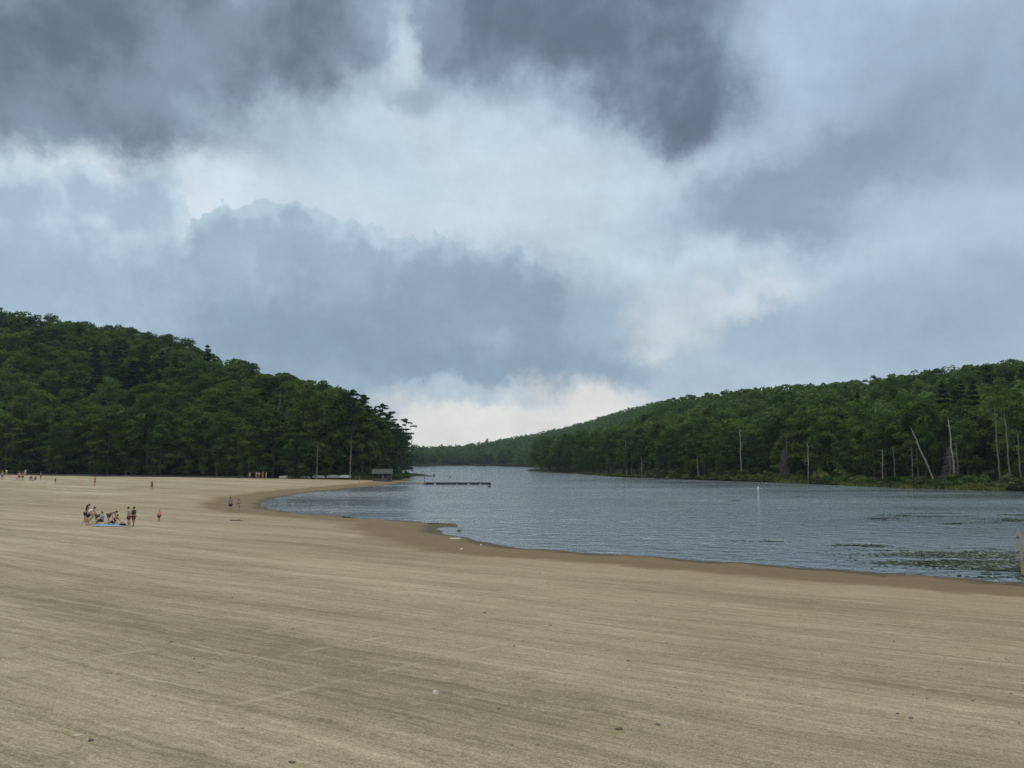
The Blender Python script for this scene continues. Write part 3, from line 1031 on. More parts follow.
def snag_mesh(seed, H, r, dx, twigs=6):
    """A dead trunk, broken at the top, with a few stubs of limbs."""
    rng = random.Random(seed)
    s = Shape()
    k = 9
    pts = [Vector((dx * (i / k) + rng.uniform(-1, 1) * 0.010 * H * math.sin(math.pi * i / k), rng.uniform(-1, 1) * 0.008 * H, H * i / k - (0.5 if i == 0 else 0))) for i in range(k + 1)]
    s.tube(pts, [r * (1.3 if i == 0 else 1) * (1 - 0.62 * i / k) for i in range(k)] + [r * 0.12], 8)
    for q in range(twigs):
        f = rng.uniform(0.35, 0.96)
        i = min(k - 1, int(f * k)); p = pts[i].lerp(pts[i + 1], f * k - i)
        a = rng.uniform(0, 6.28); L = rng.uniform(0.5, 1.7)
        e = p + Vector((math.cos(a) * L, math.sin(a) * L, rng.uniform(-0.3, 0.8)))
        s.tube([p, p.lerp(e, 0.6) + Vector((0, 0, 0.1)), e], [r * 0.28, r * 0.2, 0.02], 5)
    return s


def dead_conifer_twigs(seed, H, R):
    rng = random.Random(seed)
    s = Shape()
    for i in range(46):
        t = i / 46
        z = H * (0.10 + 0.86 * t)
        for k in range(4):
            a = rng.uniform(0, 6.28); L = R * (1 - 0.75 * t) * rng.uniform(0.5, 1.1)
            e = Vector((math.cos(a) * L, math.sin(a) * L, z - 0.25 * L + rng.uniform(-.2, .2)))
            m = Vector((e.x * 0.5, e.y * 0.5, z + 0.05))
            s.tube([(0, 0, z), m, e], [0.05, 0.04, 0.015], 3, False)
            for q in range(4):
                b = m.lerp(e, rng.random())
                s.tube([b, b + Vector((rng.uniform(-.5, .5), rng.uniform(-.5, .5), -rng.uniform(0.1, 0.7)))], [0.03, 0.012], 3, False)
    return s


def shore_spot(px, inland, r0=120):
    """Along a bearing, the first ground INLAND metres past the far waterline."""
    d = ray(px, 466); h = math.hypot(d[0], d[1])
    r = np.arange(r0, 800, 0.5)
    x, y = d[0] / h * r, d[1] / h * r
    D, sd = wood_depth(x, y)
    wet = np.maximum.accumulate(sd < 0)
    i = int(np.argmax(wet & (sd > inland)))
    return float(x[i]), float(y[i]), float(height(x[i:i + 1], y[i:i + 1])[0])


SG = 'dead trunks standing along the far shore'
SNAGS = [  # base px, top px, top py, inland, material, radius, label
    (626.5, 625.5, 431, 7, GREYWOOD, .30, 'tall grey dead trunk, thickest of the pair at the narrow end of the far wood'),
    (631.5, 632.0, 441, 8, DIMWOOD, .26, 'dim dead trunk beside the tall grey one at the narrow end of the far wood'),
    (607, 606.5, 453, 4, DIMWOOD, .24, None), (642, 641.5, 456, 5, GREYWOOD, .24, None),
    (698.7, 697, 455, 5, GREYWOOD, .26, None), (705, 703.5, 459, 6, DIMWOOD, .22, None), (716.5, 716.3, 455, 5, DIMWOOD, .22, None),
    (741, 740.8, 428, 4, GREYWOOD, .32, 'tall straight whitest dead trunk, standing at the water above the white buoy'),
    (747.5, 747.3, 431, 9, DIMWOOD, .26, 'dim tall dead trunk just behind the whitest one'),
    (786.5, 788, 432, 5, DIMWOOD, .26, 'dim dead trunk rising over the brown dead conifer'),
    (808, 808.7, 441, 3, GREYWOOD, .28, 'ragged pale dead trunk at the water right of the brown dead conifer'),
    (813, 813, 424, 12, DIMWOOD, .26, 'dim slender dead trunk behind the ragged pale one'),
    (873.5, 874.2, 424, 10, DIMWOOD, .26, 'tall brownish dead trunk left of the short grey stubs'),
    (882, 883.3, 448, 6, GREYWOOD, .25, None), (894.5, 894, 448, 6, DIMWOOD, .24, None), (912, 912.6, 447, 4, DIMWOOD, .27, None), (918, 917.3, 448, 6, DIMWOOD, .22, None),
    (936, 912.5, 426.5, 3, GREYWOOD, .34, 'long bleached dead trunk leaning steeply over the shrubs'),
    (955, 950.5, 415.5, 4, GREYWOOD, .34, 'tallest bleached dead trunk, beside the grey dead conifer'),
    (957.5, 957.2, 441, 6, DIMWOOD, .30, 'shorter dim trunk against the tallest bleached one'),
    (998.8, 998.3, 404, 6, DIMWOOD, .28, 'very tall slim bare trunk, first of three at the edge of the picture'),
    (1010.5, 1007.5, 411, 6, DIMWOOD, .30, 'tall bare trunk tilted a little, middle of three at the edge of the picture'),
    (1020.5, 1019.5, 431, 5, DIMWOOD, .28, 'shortest bare trunk of three at the edge of the picture')]
for n, (pb, pt, py, inl, mat, r, lab) in enumerate(SNAGS):
    x, y, z = shore_spot(pb, inl)
    H = CAM_H + ray(512, py)[2] / ray(512, py)[1] * y - z
    dx = (pt - pb) / F_PX * y
    grp = SG if lab else 'short grey dead stubs on the far shore'
    o = snag_mesh(n + 3, H, r * 0.68, dx, 9).put('dead_tree', mat, loc=(x, y, z))
    tag(o, lab or 'short grey dead stub of a tree among the shrubs of the far shore', 'dead tree', grp)

for px, dist, py, mat, lab in ((318, 247.5, 440, DIMWOOD, 'bare brown trunk at the wood edge behind the pale overturned boats'),
                               (351, 247, 436, DIMWOOD, 'bare pale trunk at the wood edge between the boats and the lake hut'), (14, 264, 382, BARK, 'leaning grey trunk at the wood edge near the left end of the beach'),
                               (26, 266, 372, BARK, 'straight dim trunk beside the leaning grey one at the wood edge')):
    x = (px - 512) / F_PX * dist; z = gz(x, dist)
    H = top_scale(x, dist, z, py, 1.0)
    tag(snag_mesh(int(px), H, 0.2, -1.0 if px == 14 else 0.15, 9).put('dead_tree', mat, loc=(x, dist, z)), lab, 'dead tree', 'dead trunks at the edge of the beach wood')

for px, py, inl, R, seed, lab in ((784, 449, 4, 2.6, 1, 'brown dead conifer with drooping twigs at the water across the lake'),
                                  (950, 446, 4, 3.0, 2, 'purplish grey dead conifer bristling with twigs at the foot of the tallest bleached trunk'),
                                  (610.5, 430, 9, 2.6, 3, 'grey dead conifer at the narrow end of the far wood'),
                                  (598, 440, 9, 2.6, 6, 'shorter grey dead conifer near the sandy spit at the end of the far wood')):
    x, y, z = shore_spot(px, inl)
    H = CAM_H + ray(512, py)[2] / ray(512, py)[1] * y - z
    t = thing('dead_conifer', (x, y, z), lab, 'dead tree', 'dead conifers on the shores')
    snag_mesh(60 + seed, H, 0.22, 0.1, 0).put('trunk', DIMWOOD, t)
    dead_conifer_twigs(seed, H, R).put('twigs', DEADTWIG, t, False)
for px, dist, py, seed, lab in ((279, 262, 390, 4, 'grey dead conifer showing between the trees of the dark wood, taller of two'), (287, 267, 402, 5, 'grey dead conifer showing between the trees of the dark wood, shorter of two')):
    x = (px - 512) / F_PX * dist; z = gz(x, dist)
    H = top_scale(x, dist, z, py, 1.0)
    t = thing('dead_conifer', (x, dist, z), lab, 'dead tree', 'dead conifers on the shores')
    snag_mesh(70 + seed, H, 0.14, 0.1, 0).put('trunk', DIMWOOD, t)
    dead_conifer_twigs(seed, H, 2.4).put('twigs', DEADTWIG, t, False)

# --- shrubs
SHRUBS = []
for k in range(5):
    rng = np.random.default_rng(700 + k)
    Q = []
    for q in range(11):
        a = rng.uniform(0, 6.28); rr = rng.uniform(0.1, 1.15)
        c = np.array([rr * math.cos(a), rr * math.sin(a), rng.uniform(0.35, 1.55) * (1.15 - 0.4 * rr)])
        w = rng.uniform(0.35, 0.7)
        Q.append(cards(rng, c, np.array([w, w, w * 0.75]), 75, 0.20, 0.5, 0.7))
    Q.append(cards(rng, np.array([0, 0, 0.4]), np.array([1.2, 1.2, 0.5]), 150, 0.22, 0.4, 0.9))
    stems = Shape()
    for q in range(7):
        a = q * 0.9; stems.tube([(0.1 * math.cos(a), 0.1 * math.sin(a), -0.15), (0.35 * math.cos(a), 0.35 * math.sin(a), 0.7), (0.8 * math.cos(a), 0.8 * math.sin(a), 1.5)], [0.035, 0.025, 0.008], 5)
    SHRUBS.append((np.concatenate(Q), stems.mesh('shrub_stems', BARK)))
SHRUB_MESH = [card_mesh('shrub_foliage', q, BRUSH) for q, _ in SHRUBS]
SHRUB_DARK = [card_mesh('shrub_foliage', q, LEAF) for q, _ in SHRUBS]


def shrub(x, y, z, w, h, rz, label, group, dark=False, k=0):
    t = thing('shrub', (x, y, z - 0.05), label, 'shrub', group, rz)
    t.scale = (w / 2.6, w / 2.6, h / 1.9)
    link('foliage', (SHRUB_DARK if dark else SHRUB_MESH)[k % 5], None, t)
    link('stems', SHRUBS[k % 5][1], None, t)
    return t


rs = random.Random(5)
px = 584.0
while px < 1040:
    for inl in (1.2, 3.8):
        p = px + rs.uniform(-3, 3)
        x, y, z = shore_spot(min(p, 1050), inl + rs.uniform(-0.6, 0.8))
        bare = p > 985 and inl < 2
        if not bare and rs.random() < 0.93:
            big = 0.7 if inl < 2 else 1.15
            w = rs.uniform(2.6, 5.0) * big; h = rs.uniform(1.5, 3.2) * big * (0.55 if p < 640 else 1.0) * (1.25 if 660 < p < 850 else 1.0)
            dark = rs.random() < 0.35
            shrub(x, y, z, w, h, rs.uniform(0, 6.28), 'dark leafy shrub in the low thicket at the water across the lake' if dark else 'yellowish green shrub in the low thicket at the water across the lake',
                  ('dark' if dark else 'yellowish') + ' shrubs along the far waterline', dark, rs.randrange(5))
    px += 9.0 * (0.7 + 0.3 * rs.random())
for p, q, w, h, dk, lab in ((300, 477.0, 22, 10, False, 'big bright green bush at the wood edge over the overturned boats'), (284, 476.5, 12, 7, True, 'small dark bush beside the big bright green one'),
                            (357, 479.6, 10, 4, False, 'low green bush between the pale boats and the lake hut'), (367, 479.8, 9, 4.5, False, 'low green bush touching the side of the lake hut'),
                            (18, 474.2, 30, 6, False, 'wide low green bush behind the farthest beach group'), (40, 474.2, 20, 4.5, False, 'low green bush at the right of the farthest beach group'),
                            (180, 475.2, 12, 5, True, 'dark low bush on the wood edge behind the middle of the beach'), (397, 479.5, 12, 12, True, 'dark bush at the water right of the lake hut'),
                            (407, 478.2, 9, 8, True, 'dark bush on the tip of the point over the rocks'), (326, 477, 12, 6, True, 'dark bush behind the largest pale boat')):
    g = on_ground(p, q)
    shrub(g.x, g.y, g.z, px_size(g, w), px_size(g, h), p, lab, None, dk, int(p))


def build_marsh_grass():
    """Sedge at the foot of the far shrubs: uncountable."""
    rng = np.random.default_rng(3)
    Q = []
    for p in np.arange(575, 1000, 0.8):
        if value_noise(np.array([p / 14.0]), np.array([0.5]), 4)[0] < (0.30 if 840 < p < 985 else 0.62): continue
        for q in range(3):
            pp = p + rng.uniform(-1, 1)
            x, y, z = GRASS_LINE(pp)
            inl = rng.uniform(-0.6, 3.0)
            n = math.hypot(x, y); x *= (1 + inl / n); y *= (1 + inl / n)
            z0 = max(0.0, 0.05 + inl * 0.045)
            for b in range(5):
                a = rng.uniform(0, 6.28); hgt = rng.uniform(0.35, 1.0); wd = rng.uniform(0.05, 0.12)
                bx, by = x + rng.normal() * 0.5, y + rng.normal() * 0.5
                lx, ly = rng.normal(size=2) * 0.25
                ca, sa = math.cos(a) * wd, math.sin(a) * wd
                Q.append([[bx - ca, by - sa, z0], [bx + ca, by + sa, z0], [bx + lx + ca * .3, by + ly + sa * .3, z0 + hgt], [bx + lx - ca * .3, by + ly - sa * .3, z0 + hgt]])
    m = foliage_material('sedge', (0.170, 0.190, 0.055), (0.090, 0.110, 0.035), 0.35)
    tag(link('marsh_grass', card_mesh('marsh_grass', np.array(Q), m)), 'pale green sedge fringing the water across the lake', 'grass', kind='stuff')


_pxs = np.arange(560, 1062, 6.0)
_sp = np.array([shore_spot(p, 0.0) for p in _pxs])
def GRASS_LINE(p): return tuple(float(np.interp(p, _pxs, _sp[:, i])) for i in range(3))


build_marsh_grass()
# ------------------------------------------------------------------ things on the shore and in the water
GREYBOARD = surface('weathered_boards', (0.22, 0.205, 0.18), 0.85, 0.3, 3.0, 0.3, 0.02, (1, 1, 6))
DARKBOARD = surface('dark_stained_boards', (0.050, 0.047, 0.045), 0.8, 0.35, 3.0, 0.3, 0.02, (1, 6, 6))
SHINGLE = surface('roof_shingle', (0.045, 0.044, 0.042), 0.9, 0.3, 5.0, 0.4, 0.02, (1, 3, 3))
PALEPOST = surface('pale_post', (0.45, 0.42, 0.36), 0.8, 0.2, 3.0)
TANLOG = surface('tan_timber', (0.34, 0.26, 0.16), 0.85, 0.3, 4.0, 0.3, 0.02, (3, 3, 0.4))
HULLGREY = surface('grey_hull', (0.26, 0.27, 0.265), 0.5, 0.12, 2.0, 0.0)
HULLWHITE = surface('white_hull', (0.42, 0.42, 0.40), 0.45, 0.10, 2.0, 0.0)
HULLRED = surface('red_bow', (0.35, 0.07, 0.05), 0.5, 0.10, 2.0, 0.0)
HULLTAN = surface('tan_hull', (0.40, 0.36, 0.28), 0.55, 0.12, 2.0, 0.0)
BUOYWHITE = surface('white_buoy_plastic', (0.56, 0.56, 0.54), 0.4, 0.06, 3.0, 0.0)
ROPE = surface('rope', (0.12, 0.11, 0.10), 0.9, 0.2, 8.0)
STONE_DARK = surface('dark_stone', (0.095, 0.084, 0.068), 0.9, 0.35, 9.0, 0.6, 0.03)
STONE_TAN = surface('tan_stone', (0.36, 0.32, 0.24), 0.9, 0.25, 9.0, 0.6, 0.03)
STONE_PALE = surface('pale_stone', (0.50, 0.46, 0.38), 0.85, 0.2, 9.0, 0.6, 0.03)


HUTBOARD = surface('brown_hut_boards', (0.095, 0.082, 0.066), 0.85, 0.3, 3.0, 0.3, 0.02, (1, 1, 6))


def lake_hut():
    g = on_ground(382, 481.4)
    W, Dp, E, R = px_size(g, 18.5), 4.2, 2.3, 3.7
    t = thing('lake_hut', g, 'small grey hut with a shingled gable roof at the water edge under the pines', 'hut', rz=math.radians(6))
    fr = Shape()
    fr.box((0, Dp / 2, 0.06), (W, Dp, 0.3)).box((0, Dp - 0.06, E / 2 + 0.1), (W, 0.12, E - 0.22))
    fr.put('floor_and_back_wall', HUTBOARD, t, False)
    f = Shape()
    f.box((-W * 0.10, 0.1, 0.62), (W * 0.66, 0.10, 0.80))
    for i in range(5): f.box((-W * 0.10, 0.04, 0.32 + i * 0.16), (W * 0.66, 0.03, 0.13))
    f.put('front_wall', HUTBOARD, t, False)
    for px_ in (-0.48, -0.22, 0.04, 0.24, 0.48):
        s = Shape().box((W * px_, 0.14, E / 2 + 0.1), (0.17, 0.17, E - 0.2), bevel=0.02)
        s.put('post', PALEPOST if px_ in (0.04,) else HUTBOARD, t, False)
    Shape().box((W * 0.365, 0.25, 1.05), (W * 0.20, 0.06, 1.7)).box((W * 0.365, 0.20, 1.05), (0.08, 0.05, 1.7)).put('door', DARKBOARD, t, False)
    Shape().box((-W * 0.49, Dp / 2, E / 2 + 0.1), (0.10, Dp - 0.3, E - 0.24)).put('side_wall', HUTBOARD, t, False)
    Shape().box((W * 0.49, Dp / 2, E / 2 + 0.1), (0.10, Dp - 0.3, E - 0.24)).put('side_wall', DARKBOARD, t, False)
    Shape().box((0, 0.14, E - 0.02), (W, 0.2, 0.2)).put('beam', HUTBOARD, t, False)
    rf = Shape()
    ov = 0.5
    for sgn in (0, 1):
        y0, y1 = (-ov, Dp / 2) if sgn == 0 else (Dp + ov, Dp / 2)
        n = 9
        rows = []
        for i in range(n + 1):
            f_ = i / n
            rows.append([Vector((xx, y0 + (y1 - y0) * f_, E + 0.05 + (R - E) * f_ + (0.03 if i % 2 else 0))) for xx in (-W / 2 - 0.3, 0, W / 2 + 0.3)])
        rf.grid(rows, 0.10)
    rf.tube([(-W / 2 - 0.32, Dp / 2, R + 0.08), (W / 2 + 0.32, Dp / 2, R + 0.08)], 0.09, 6)
    rf.put('roof', SHINGLE, t, False)
    gb = Shape()
    for sx_ in (-1, 1):
        x = sx_ * (W / 2 - 0.02)
        vs = [gb.bm.verts.new(p) for p in ((x, 0.1, E), (x, Dp - 0.1, E), (x, Dp / 2, R - 0.08))]
        vs2 = [gb.bm.verts.new((v.co.x - sx_ * 0.08, v.co.y, v.co.z)) for v in vs]
        gb.bm.faces.new(vs); gb.bm.faces.new(vs2[::-1])
        for a in range(3): gb.bm.faces.new((vs[a], vs2[a], vs2[(a + 1) % 3], vs[(a + 1) % 3]))
    gb.put('gable', DARKBOARD, t, False)


lake_hut()


def overturned_boat(px, py, wpx, hpx, hull, label, rz, bow=None):
    g = on_ground(px, py)
    L, H = px_size(g, wpx), px_size(g, hpx)
    B = max(1.1, min(1.7, L * 0.28))
    t = thing('overturned_boat', g, label, 'boat', 'boats turned over at the top of the beach', rz)

    def section(f, k):
        w = B / 2 * (1 - abs(2 * f - 1) ** 2.6) ** 0.75
        hh = H * (1 - 0.35 * abs(2 * f - 1) ** 2.2)
        rows = []
        for j in range(13):
            a = math.pi * j / 12
            c, s_ = math.cos(a), math.sin(a)
            rows.append(Vector((L * (f - 0.5), w * math.copysign(abs(c) ** 0.7, c), 0.06 + hh * abs(s_) ** 0.75)))
        return rows
    s = Shape()
    s.grid([section(0.02 + 0.96 * i / 18, i) for i in range(19)], 0.03)
    s.put('hull', hull, t)
    k = Shape().tube([Vector((L * (f - 0.5), 0, 0.08 + H * (1 - 0.35 * abs(2 * f - 1) ** 2.2))) for f in [0.04 + 0.92 * i / 12 for i in range(13)]], 0.045, 6)
    k.put('keel', hull, t)
    gw = Shape()
    for sg in (-1, 1):
        gw.tube([Vector((L * (f - 0.5), sg * (B / 2 * (1 - abs(2 * f - 1) ** 2.6) ** 0.75 + 0.02), 0.08)) for f in [0.03 + 0.94 * i / 14 for i in range(15)]], 0.05, 6)
    gw.put('gunwale', GREYBOARD, t)
    if bow is not None:
        b = Shape()
        b.grid([[p * 1.0 + Vector((0, 0, 0.012)) for p in section(0.035 + 0.13 * i / 4, i)] for i in range(5)], 0.012)
        b.put('bow_band', bow, t)


overturned_boat(286.5, 478.6, 15.5, 2.6, HULLTAN, 'flat tan overturned boat, nearest to the group of people under the trees', 0.05)
overturned_boat(305.0, 478.6, 11.0, 2.2, HULLWHITE, 'short white overturned boat with a red end below the big bush', -0.05, HULLRED)
overturned_boat(318.5, 478.7, 13.5, 2.6, HULLGREY, 'grey overturned boat between the white one and the long pale pair', 0.04)
overturned_boat(332.5, 478.9, 13.0, 2.8, HULLGREY, 'pale grey overturned boat, first of the pair next to the hut side bushes', -0.03)
overturned_boat(345.0, 479.1, 12.5, 2.5, HULLWHITE, 'pale overturned boat closest to the lake hut', 0.05)


def dock():
    x0, y0 = at_z(425.5, 484.6); x1, _ = at_z(490, 484.6)
    L = x1 - x0
    t = thing('floating_dock', (x0, y0, 0), 'long dark floating dock reaching out into the lake', 'dock')
    s = Shape()
    n = 60
    for i in range(n): s.box((L * (i + 0.5) / n, 1.0, 0.56), (L / n * 0.93, 2.0, 0.07))
    s.put('deck', DARKBOARD, t, False)
    Shape().box((L / 2, 0.05, 0.42), (L, 0.10, 0.20)).box((L / 2, 1.95, 0.42), (L, 0.10, 0.20)).put('side_beam', DARKBOARD, t, False)
    for f in (0.045, 0.24, 0.40, 0.57, 0.76, 0.94):
        Shape().box((L * f, 1.0, 0.12), (L * 0.150, 1.7, 0.44), bevel=0.05).put('float', DARKBOARD, t, False)
    for f in (0.01, 0.99):
        Shape().tube([(L * f, 2.1, -1.0), (L * f, 2.1, 0.78)], 0.07, 8).put('mooring_post', DARKBOARD, t)
    # the pale walkway that leads to it from the shore
    g0 = on_ground(398, 482.6)
    xa, ya = at_z(425, 484.0)
    w = thing('gangway', (g0.x, g0.y, 0), 'pale tan plank walkway between the shore and the dark dock', 'walkway')
    d = Vector((xa - g0.x, ya + 0.8 - g0.y, 0)); Lw = d.length; a = math.atan2(d.y, d.x)
    w.rotation_euler.z = a
    b = Shape()
    for i in range(40): b.box((Lw * (i + 0.5) / 40, 0, 0.40), (Lw / 40 * 0.92, 1.3, 0.06))
    b.put('deck', TANLOG, w, False)
    for sg in (-0.6, 0.6): Shape().box((Lw / 2, sg, 0.30), (Lw, 0.09, 0.13)).put('beam', TANLOG, w, False)
    for f in (0.1, 0.35, 0.6, 0.85):
        Shape().tube([(Lw * f, -0.55, -1), (Lw * f, -0.55, 0.34)], 0.07, 7).tube([(Lw * f, 0.55, -1), (Lw * f, 0.55, 0.34)], 0.07, 7).put('support', TANLOG, w)


dock()


def water_things():
    x, y = at_z(758.3, 490.5)
    H = px_size((x, y), 4.4); r = px_size((x, y), 0.9)
    t = thing('marker_buoy', (x, y, 0), 'white upright marker buoy floating alone on open water', 'buoy')
    s = Shape().tube([(0, 0, -0.4), (0, 0, 0.02), (0, 0, 0.05), (0, 0, H * .78), (0, 0, H * .88), (0, 0, H * .9)], [r * .7, r * .8, r, r * .9, r * .62, r * .2], 14)
    s.put('float', BUOYWHITE, t)
    Shape().tube([(0, 0, H * .88), (0, 0, H)], [r * .25, r * .18], 8).put('top_ring', ROPE, t)
    Shape().tube([(0, 0, 0.24), (0, 0, 0.36)], [r * 1.02, r * 1.02], 14).put('band', HULLRED if False else BUOYWHITE, t)
    # the boom of logs with a round float at its end
    x0, y0 = at_z(417, 476.2); x1, y1 = at_z(432, 476.4)
    s = Shape()
    n = 9
    for i in range(n):
        a, b = i / n, (i + 0.86) / n
        s.tube([(x0 + (x1 - x0) * a, y0 + (y1 - y0) * a, 0.12), (x0 + (x1 - x0) * b, y0 + (y1 - y0) * b, 0.12)], 0.20, 8)
    s.tube([(x0, y0, 0.12), (x1, y1, 0.12)], 0.05, 5)
    tag(s.put('log_boom', DARKBOARD), 'thin dark line of floating logs running out from the point', 'log boom')
    x, y = at_z(434, 476.6)
    t = thing('round_float', (x, y, 0), 'round grey float standing up at the end of the log boom', 'float')
    Shape().ball((0, 0, 0.62), 0.58, 16, 10).put('ball', GREYBOARD, t)
    Shape().tube([(0, 0, -0.4), (0, 0, 1.4)], 0.07, 7).put('spindle', DARKBOARD, t)
    x, y = at_z(450.5, 477.4)
    t = thing('small_buoy', (x, y, 0), 'tiny pale buoy far out beyond the dark dock', 'buoy')
    Shape().ball((0, 0, 0.3), (0.38, 0.38, 0.42), 12, 8).put('float', HULLGREY, t)
    Shape().tube([(0, 0, 0.6), (0, 0, 1.0)], 0.05, 6).put('eye', ROPE, t)
    x, y = at_z(489.5, 487.0)
    t = thing('mooring_float', (x, y, 0), 'small dark float just in front of the dock end', 'float')
    Shape().ball((0, 0, 0.12), (0.4, 0.3, 0.24), 12, 8).put('float', DARKBOARD, t)
    Shape().tube([(0, 0, 0.3), (0, 0, 0.46)], 0.04, 6).put('eye', ROPE, t)
    # poles
    x, y = at_z(424.6, 482.8)
    t = thing('mooring_pole', (x, y, 0), 'thin dark pole standing in the water behind the tan walkway', 'pole')
    Shape().tube([(0, 0, -1), (0.02, 0, 2.3)], [0.09, 0.07], 8).put('pole', DARKBOARD, t)
    Shape().tube([(0, 0, 2.3), (0, 0, 2.36)], [0.10, 0.10], 8).put('cap', GREYBOARD, t)
    g = on_ground(359, 486.5)
    t = thing('beach_pole', g, 'thin brown pole upright on the damp sand left of the lake hut', 'pole')
    Shape().tube([(0, 0, -.3), (0.05, 0, px_size(g, 10))], [0.075, 0.06], 8).put('pole', TANLOG, t)
    g = Vector((*at_z(1023.5, 575.5), 0.0))
    H = px_size(g, 43); r = px_size(g, 1.45)
    t = thing('wooden_post', g, 'tan weathered wooden post upright at the water edge, cut by the picture edge', 'post')
    Shape().tube([(0, 0, -.5), (-0.04, 0, H * .3), (-0.10, 0, H * .7), (-0.17, 0, H * .97), (-0.175, 0, H)], [r * 1.02, r, r * .98, r * .94, r * .6], 12).put('post', TANLOG, t)
    Shape().tube([(-0.155, 0, H * .84), (-0.16, 0, H * .88)], [r * 1.05, r * 1.05], 12).put('rope_ring', ROPE, t)


water_things()


def lily_pads():
    """Floating leaves in drifts near the shore: more than anyone could count."""
    rng = np.random.default_rng(8)
    drifts = [(965, 556, 95, 5.5, 1500, 0), (990, 564, 85, 7, 1400, 0), (905, 552, 60, 3.5, 600, 0), (1005, 574, 60, 4, 500, 1), (940, 563, 60, 3, 900, 1), (1000, 571, 50, 2, 500, 1), (860, 546, 30, 1.2, 350, 1),
              (885, 519, 17, 1.4, 500, 1), (925, 515, 36, 2.0, 1300, 1), (965, 525, 22, 1.8, 700, 1), (1005, 521, 30, 2.2, 1300, 1), (1015, 514, 25, 1.4, 700, 1), (790, 541, 60, 1.0, 300, 1), (735, 500.5, 7, .6, 90, 1),
              (800, 497, 20, .5, 120, 1)]
    for kind in (0, 1):
        V, Fc = [], []
        for cx, cy, a, b, n, kd in drifts:
            m = 0
            while m < n * 0.75:
                px, py = cx + rng.normal() * a * 0.5, cy + rng.normal() * b * 0.5
                if py > shore_row(px) - 2.2: m += 1; continue
                x, y = at_z(px, py)
                if value_noise(np.array([x * 0.16]), np.array([y * 0.75]), 5)[0] + 0.4 * value_noise(np.array([x * 0.8]), np.array([y * 2.4]), 6)[0] < 0.66: m += 0.5; continue
                m += 1
                pale = rng.random() < (0.40 if kd == 0 else 0.06)
                if pale != (kind == 0): continue
                r = rng.uniform(0.07, 0.16); t0 = rng.uniform(0, 6.28)
                k0 = len(V)
                r *= 1.0 if kind == 0 else 0.9; tx, ty = rng.normal(size=2) * (0.02 if kind == 0 else 0.07)
                for q in range(8):
                    an = t0 + 0.28 + (2 * math.pi - 0.56) * q / 7
                    V.append((x + r * math.cos(an), y + r * math.sin(an), 0.03 + r * (math.cos(an) * tx + math.sin(an) * ty) + rng.uniform(0, 0.02)))
                Fc.append(list(range(k0, k0 + 8)))
        mat = surface('lily_pad' if kind == 0 else 'dark_pad', (0.105, 0.130, 0.078) if kind == 0 else (0.035, 0.048, 0.026), 0.5 if kind == 0 else 0.95, 0.35, 2.0, 0.0, spec=0.3 if kind == 0 else 0.05)
        tag(link('lily_pads' if kind == 0 else 'water_weed', np_mesh('lily_pads', np.array(V), np.array(Fc), mat)),
            'pale green floating pads drifting near the sandy shore' if kind == 0 else 'dark weed lying in streaks on the water', 'water plants', kind='stuff')


def shore_row(px): return float(np.interp(px, [700, 750, 800, 850, 900, 960, 1024], [560.5, 564, 567.5, 571, 574.5, 579, 583.5]))


lily_pads()


def stone_mesh(seed, mat, flat=0.6):
    rng = random.Random(seed)
    bm = bmesh.new()
    bmesh.ops.create_icosphere(bm, subdivisions=3, radius=0.5)
    o = Vector((rng.uniform(0, 50), rng.uniform(0, 50), rng.uniform(0, 50)))
    from mathutils import noise as mnoise
    cuts = [(Vector((rng.gauss(0, 1), rng.gauss(0, 1), rng.gauss(0, 1))).normalized(), rng.uniform(0.30, 0.42)) for _ in range(7)]
    for v in bm.verts:
        v.co *= 1 + 0.35 * mnoise.noise(v.co * 2.2 + o) + 0.10 * mnoise.noise(v.co * 6 + o)
        for nrm, k in cuts:
            e = v.co.dot(nrm) - k
            if e > 0: v.co -= nrm * e * 0.9
        v.co.z *= flat
    me = bpy.data.meshes.new('stone'); bm.to_mesh(me); bm.free()
    me.materials.append(mat)
    return me


DARKST = [stone_mesh(k, STONE_DARK, 0.5 + 0.08 * k) for k in range(5)]
PALEST = [stone_mesh(20 + k, STONE_PALE, 0.8) for k in range(3)]
TANST = [stone_mesh(30 + k, STONE_TAN, 0.55) for k in range(3)]


def stone(px, py, w, mesh, label, group=None, tall=1.0):
    g = on_ground(px, py)
    s = px_size(g, w)
    o = link('stone', mesh, loc=(g.x, g.y, g.z + 0.04 * s * tall), rz=px * 0.7)
    o.scale = (s, s * 0.85, s * tall)
    tag(o, label, 'stone', group)


stone(435.5, 696.0, 8.0, PALEST[0], 'pale rounded stone lying alone on the raked sand, biggest and lightest in the foreground', tall=1.1)
stone(90.5, 742.5, 5.5, DARKST[0], 'dark pointed stone on the sand in the near left corner', tall=1.3)
stone(77, 736, 8.0, TANST[0], 'flat tan stone beside the dark pointed one in the near left corner', tall=0.6)
stone(619, 729.5, 8.5, DARKST[1], 'dark flat stone, larger of two side by side on the near sand', tall=0.7)
stone(658, 726.5, 6.0, DARKST[2], 'dark flat stone, smaller of two side by side on the near sand', tall=0.6)
stone(459.5, 533.0, 5.5, DARKST[3], 'dark pointed rock at the end of the small muddy spit', tall=1.8)
stone(455, 538.5, 14.0, TANST[1], 'flat pale slab at the waterline below the dark pointed rock', tall=0.15)
stone(461.5, 549.5, 3.0, PALEST[1], 'small white stone on the damp sand near the muddy spit')
stone(481, 545.5, 2.6, PALEST[2], 'small pale stone on the damp sand right of the white one')
stone(995.5, 581.5, 4.2, PALEST[1], 'small white stone at the waterline near the wooden post')
stone(883, 577.0, 3.2, DARKST[4], 'dark stone in the wet sand at the waterline by the lily pads')
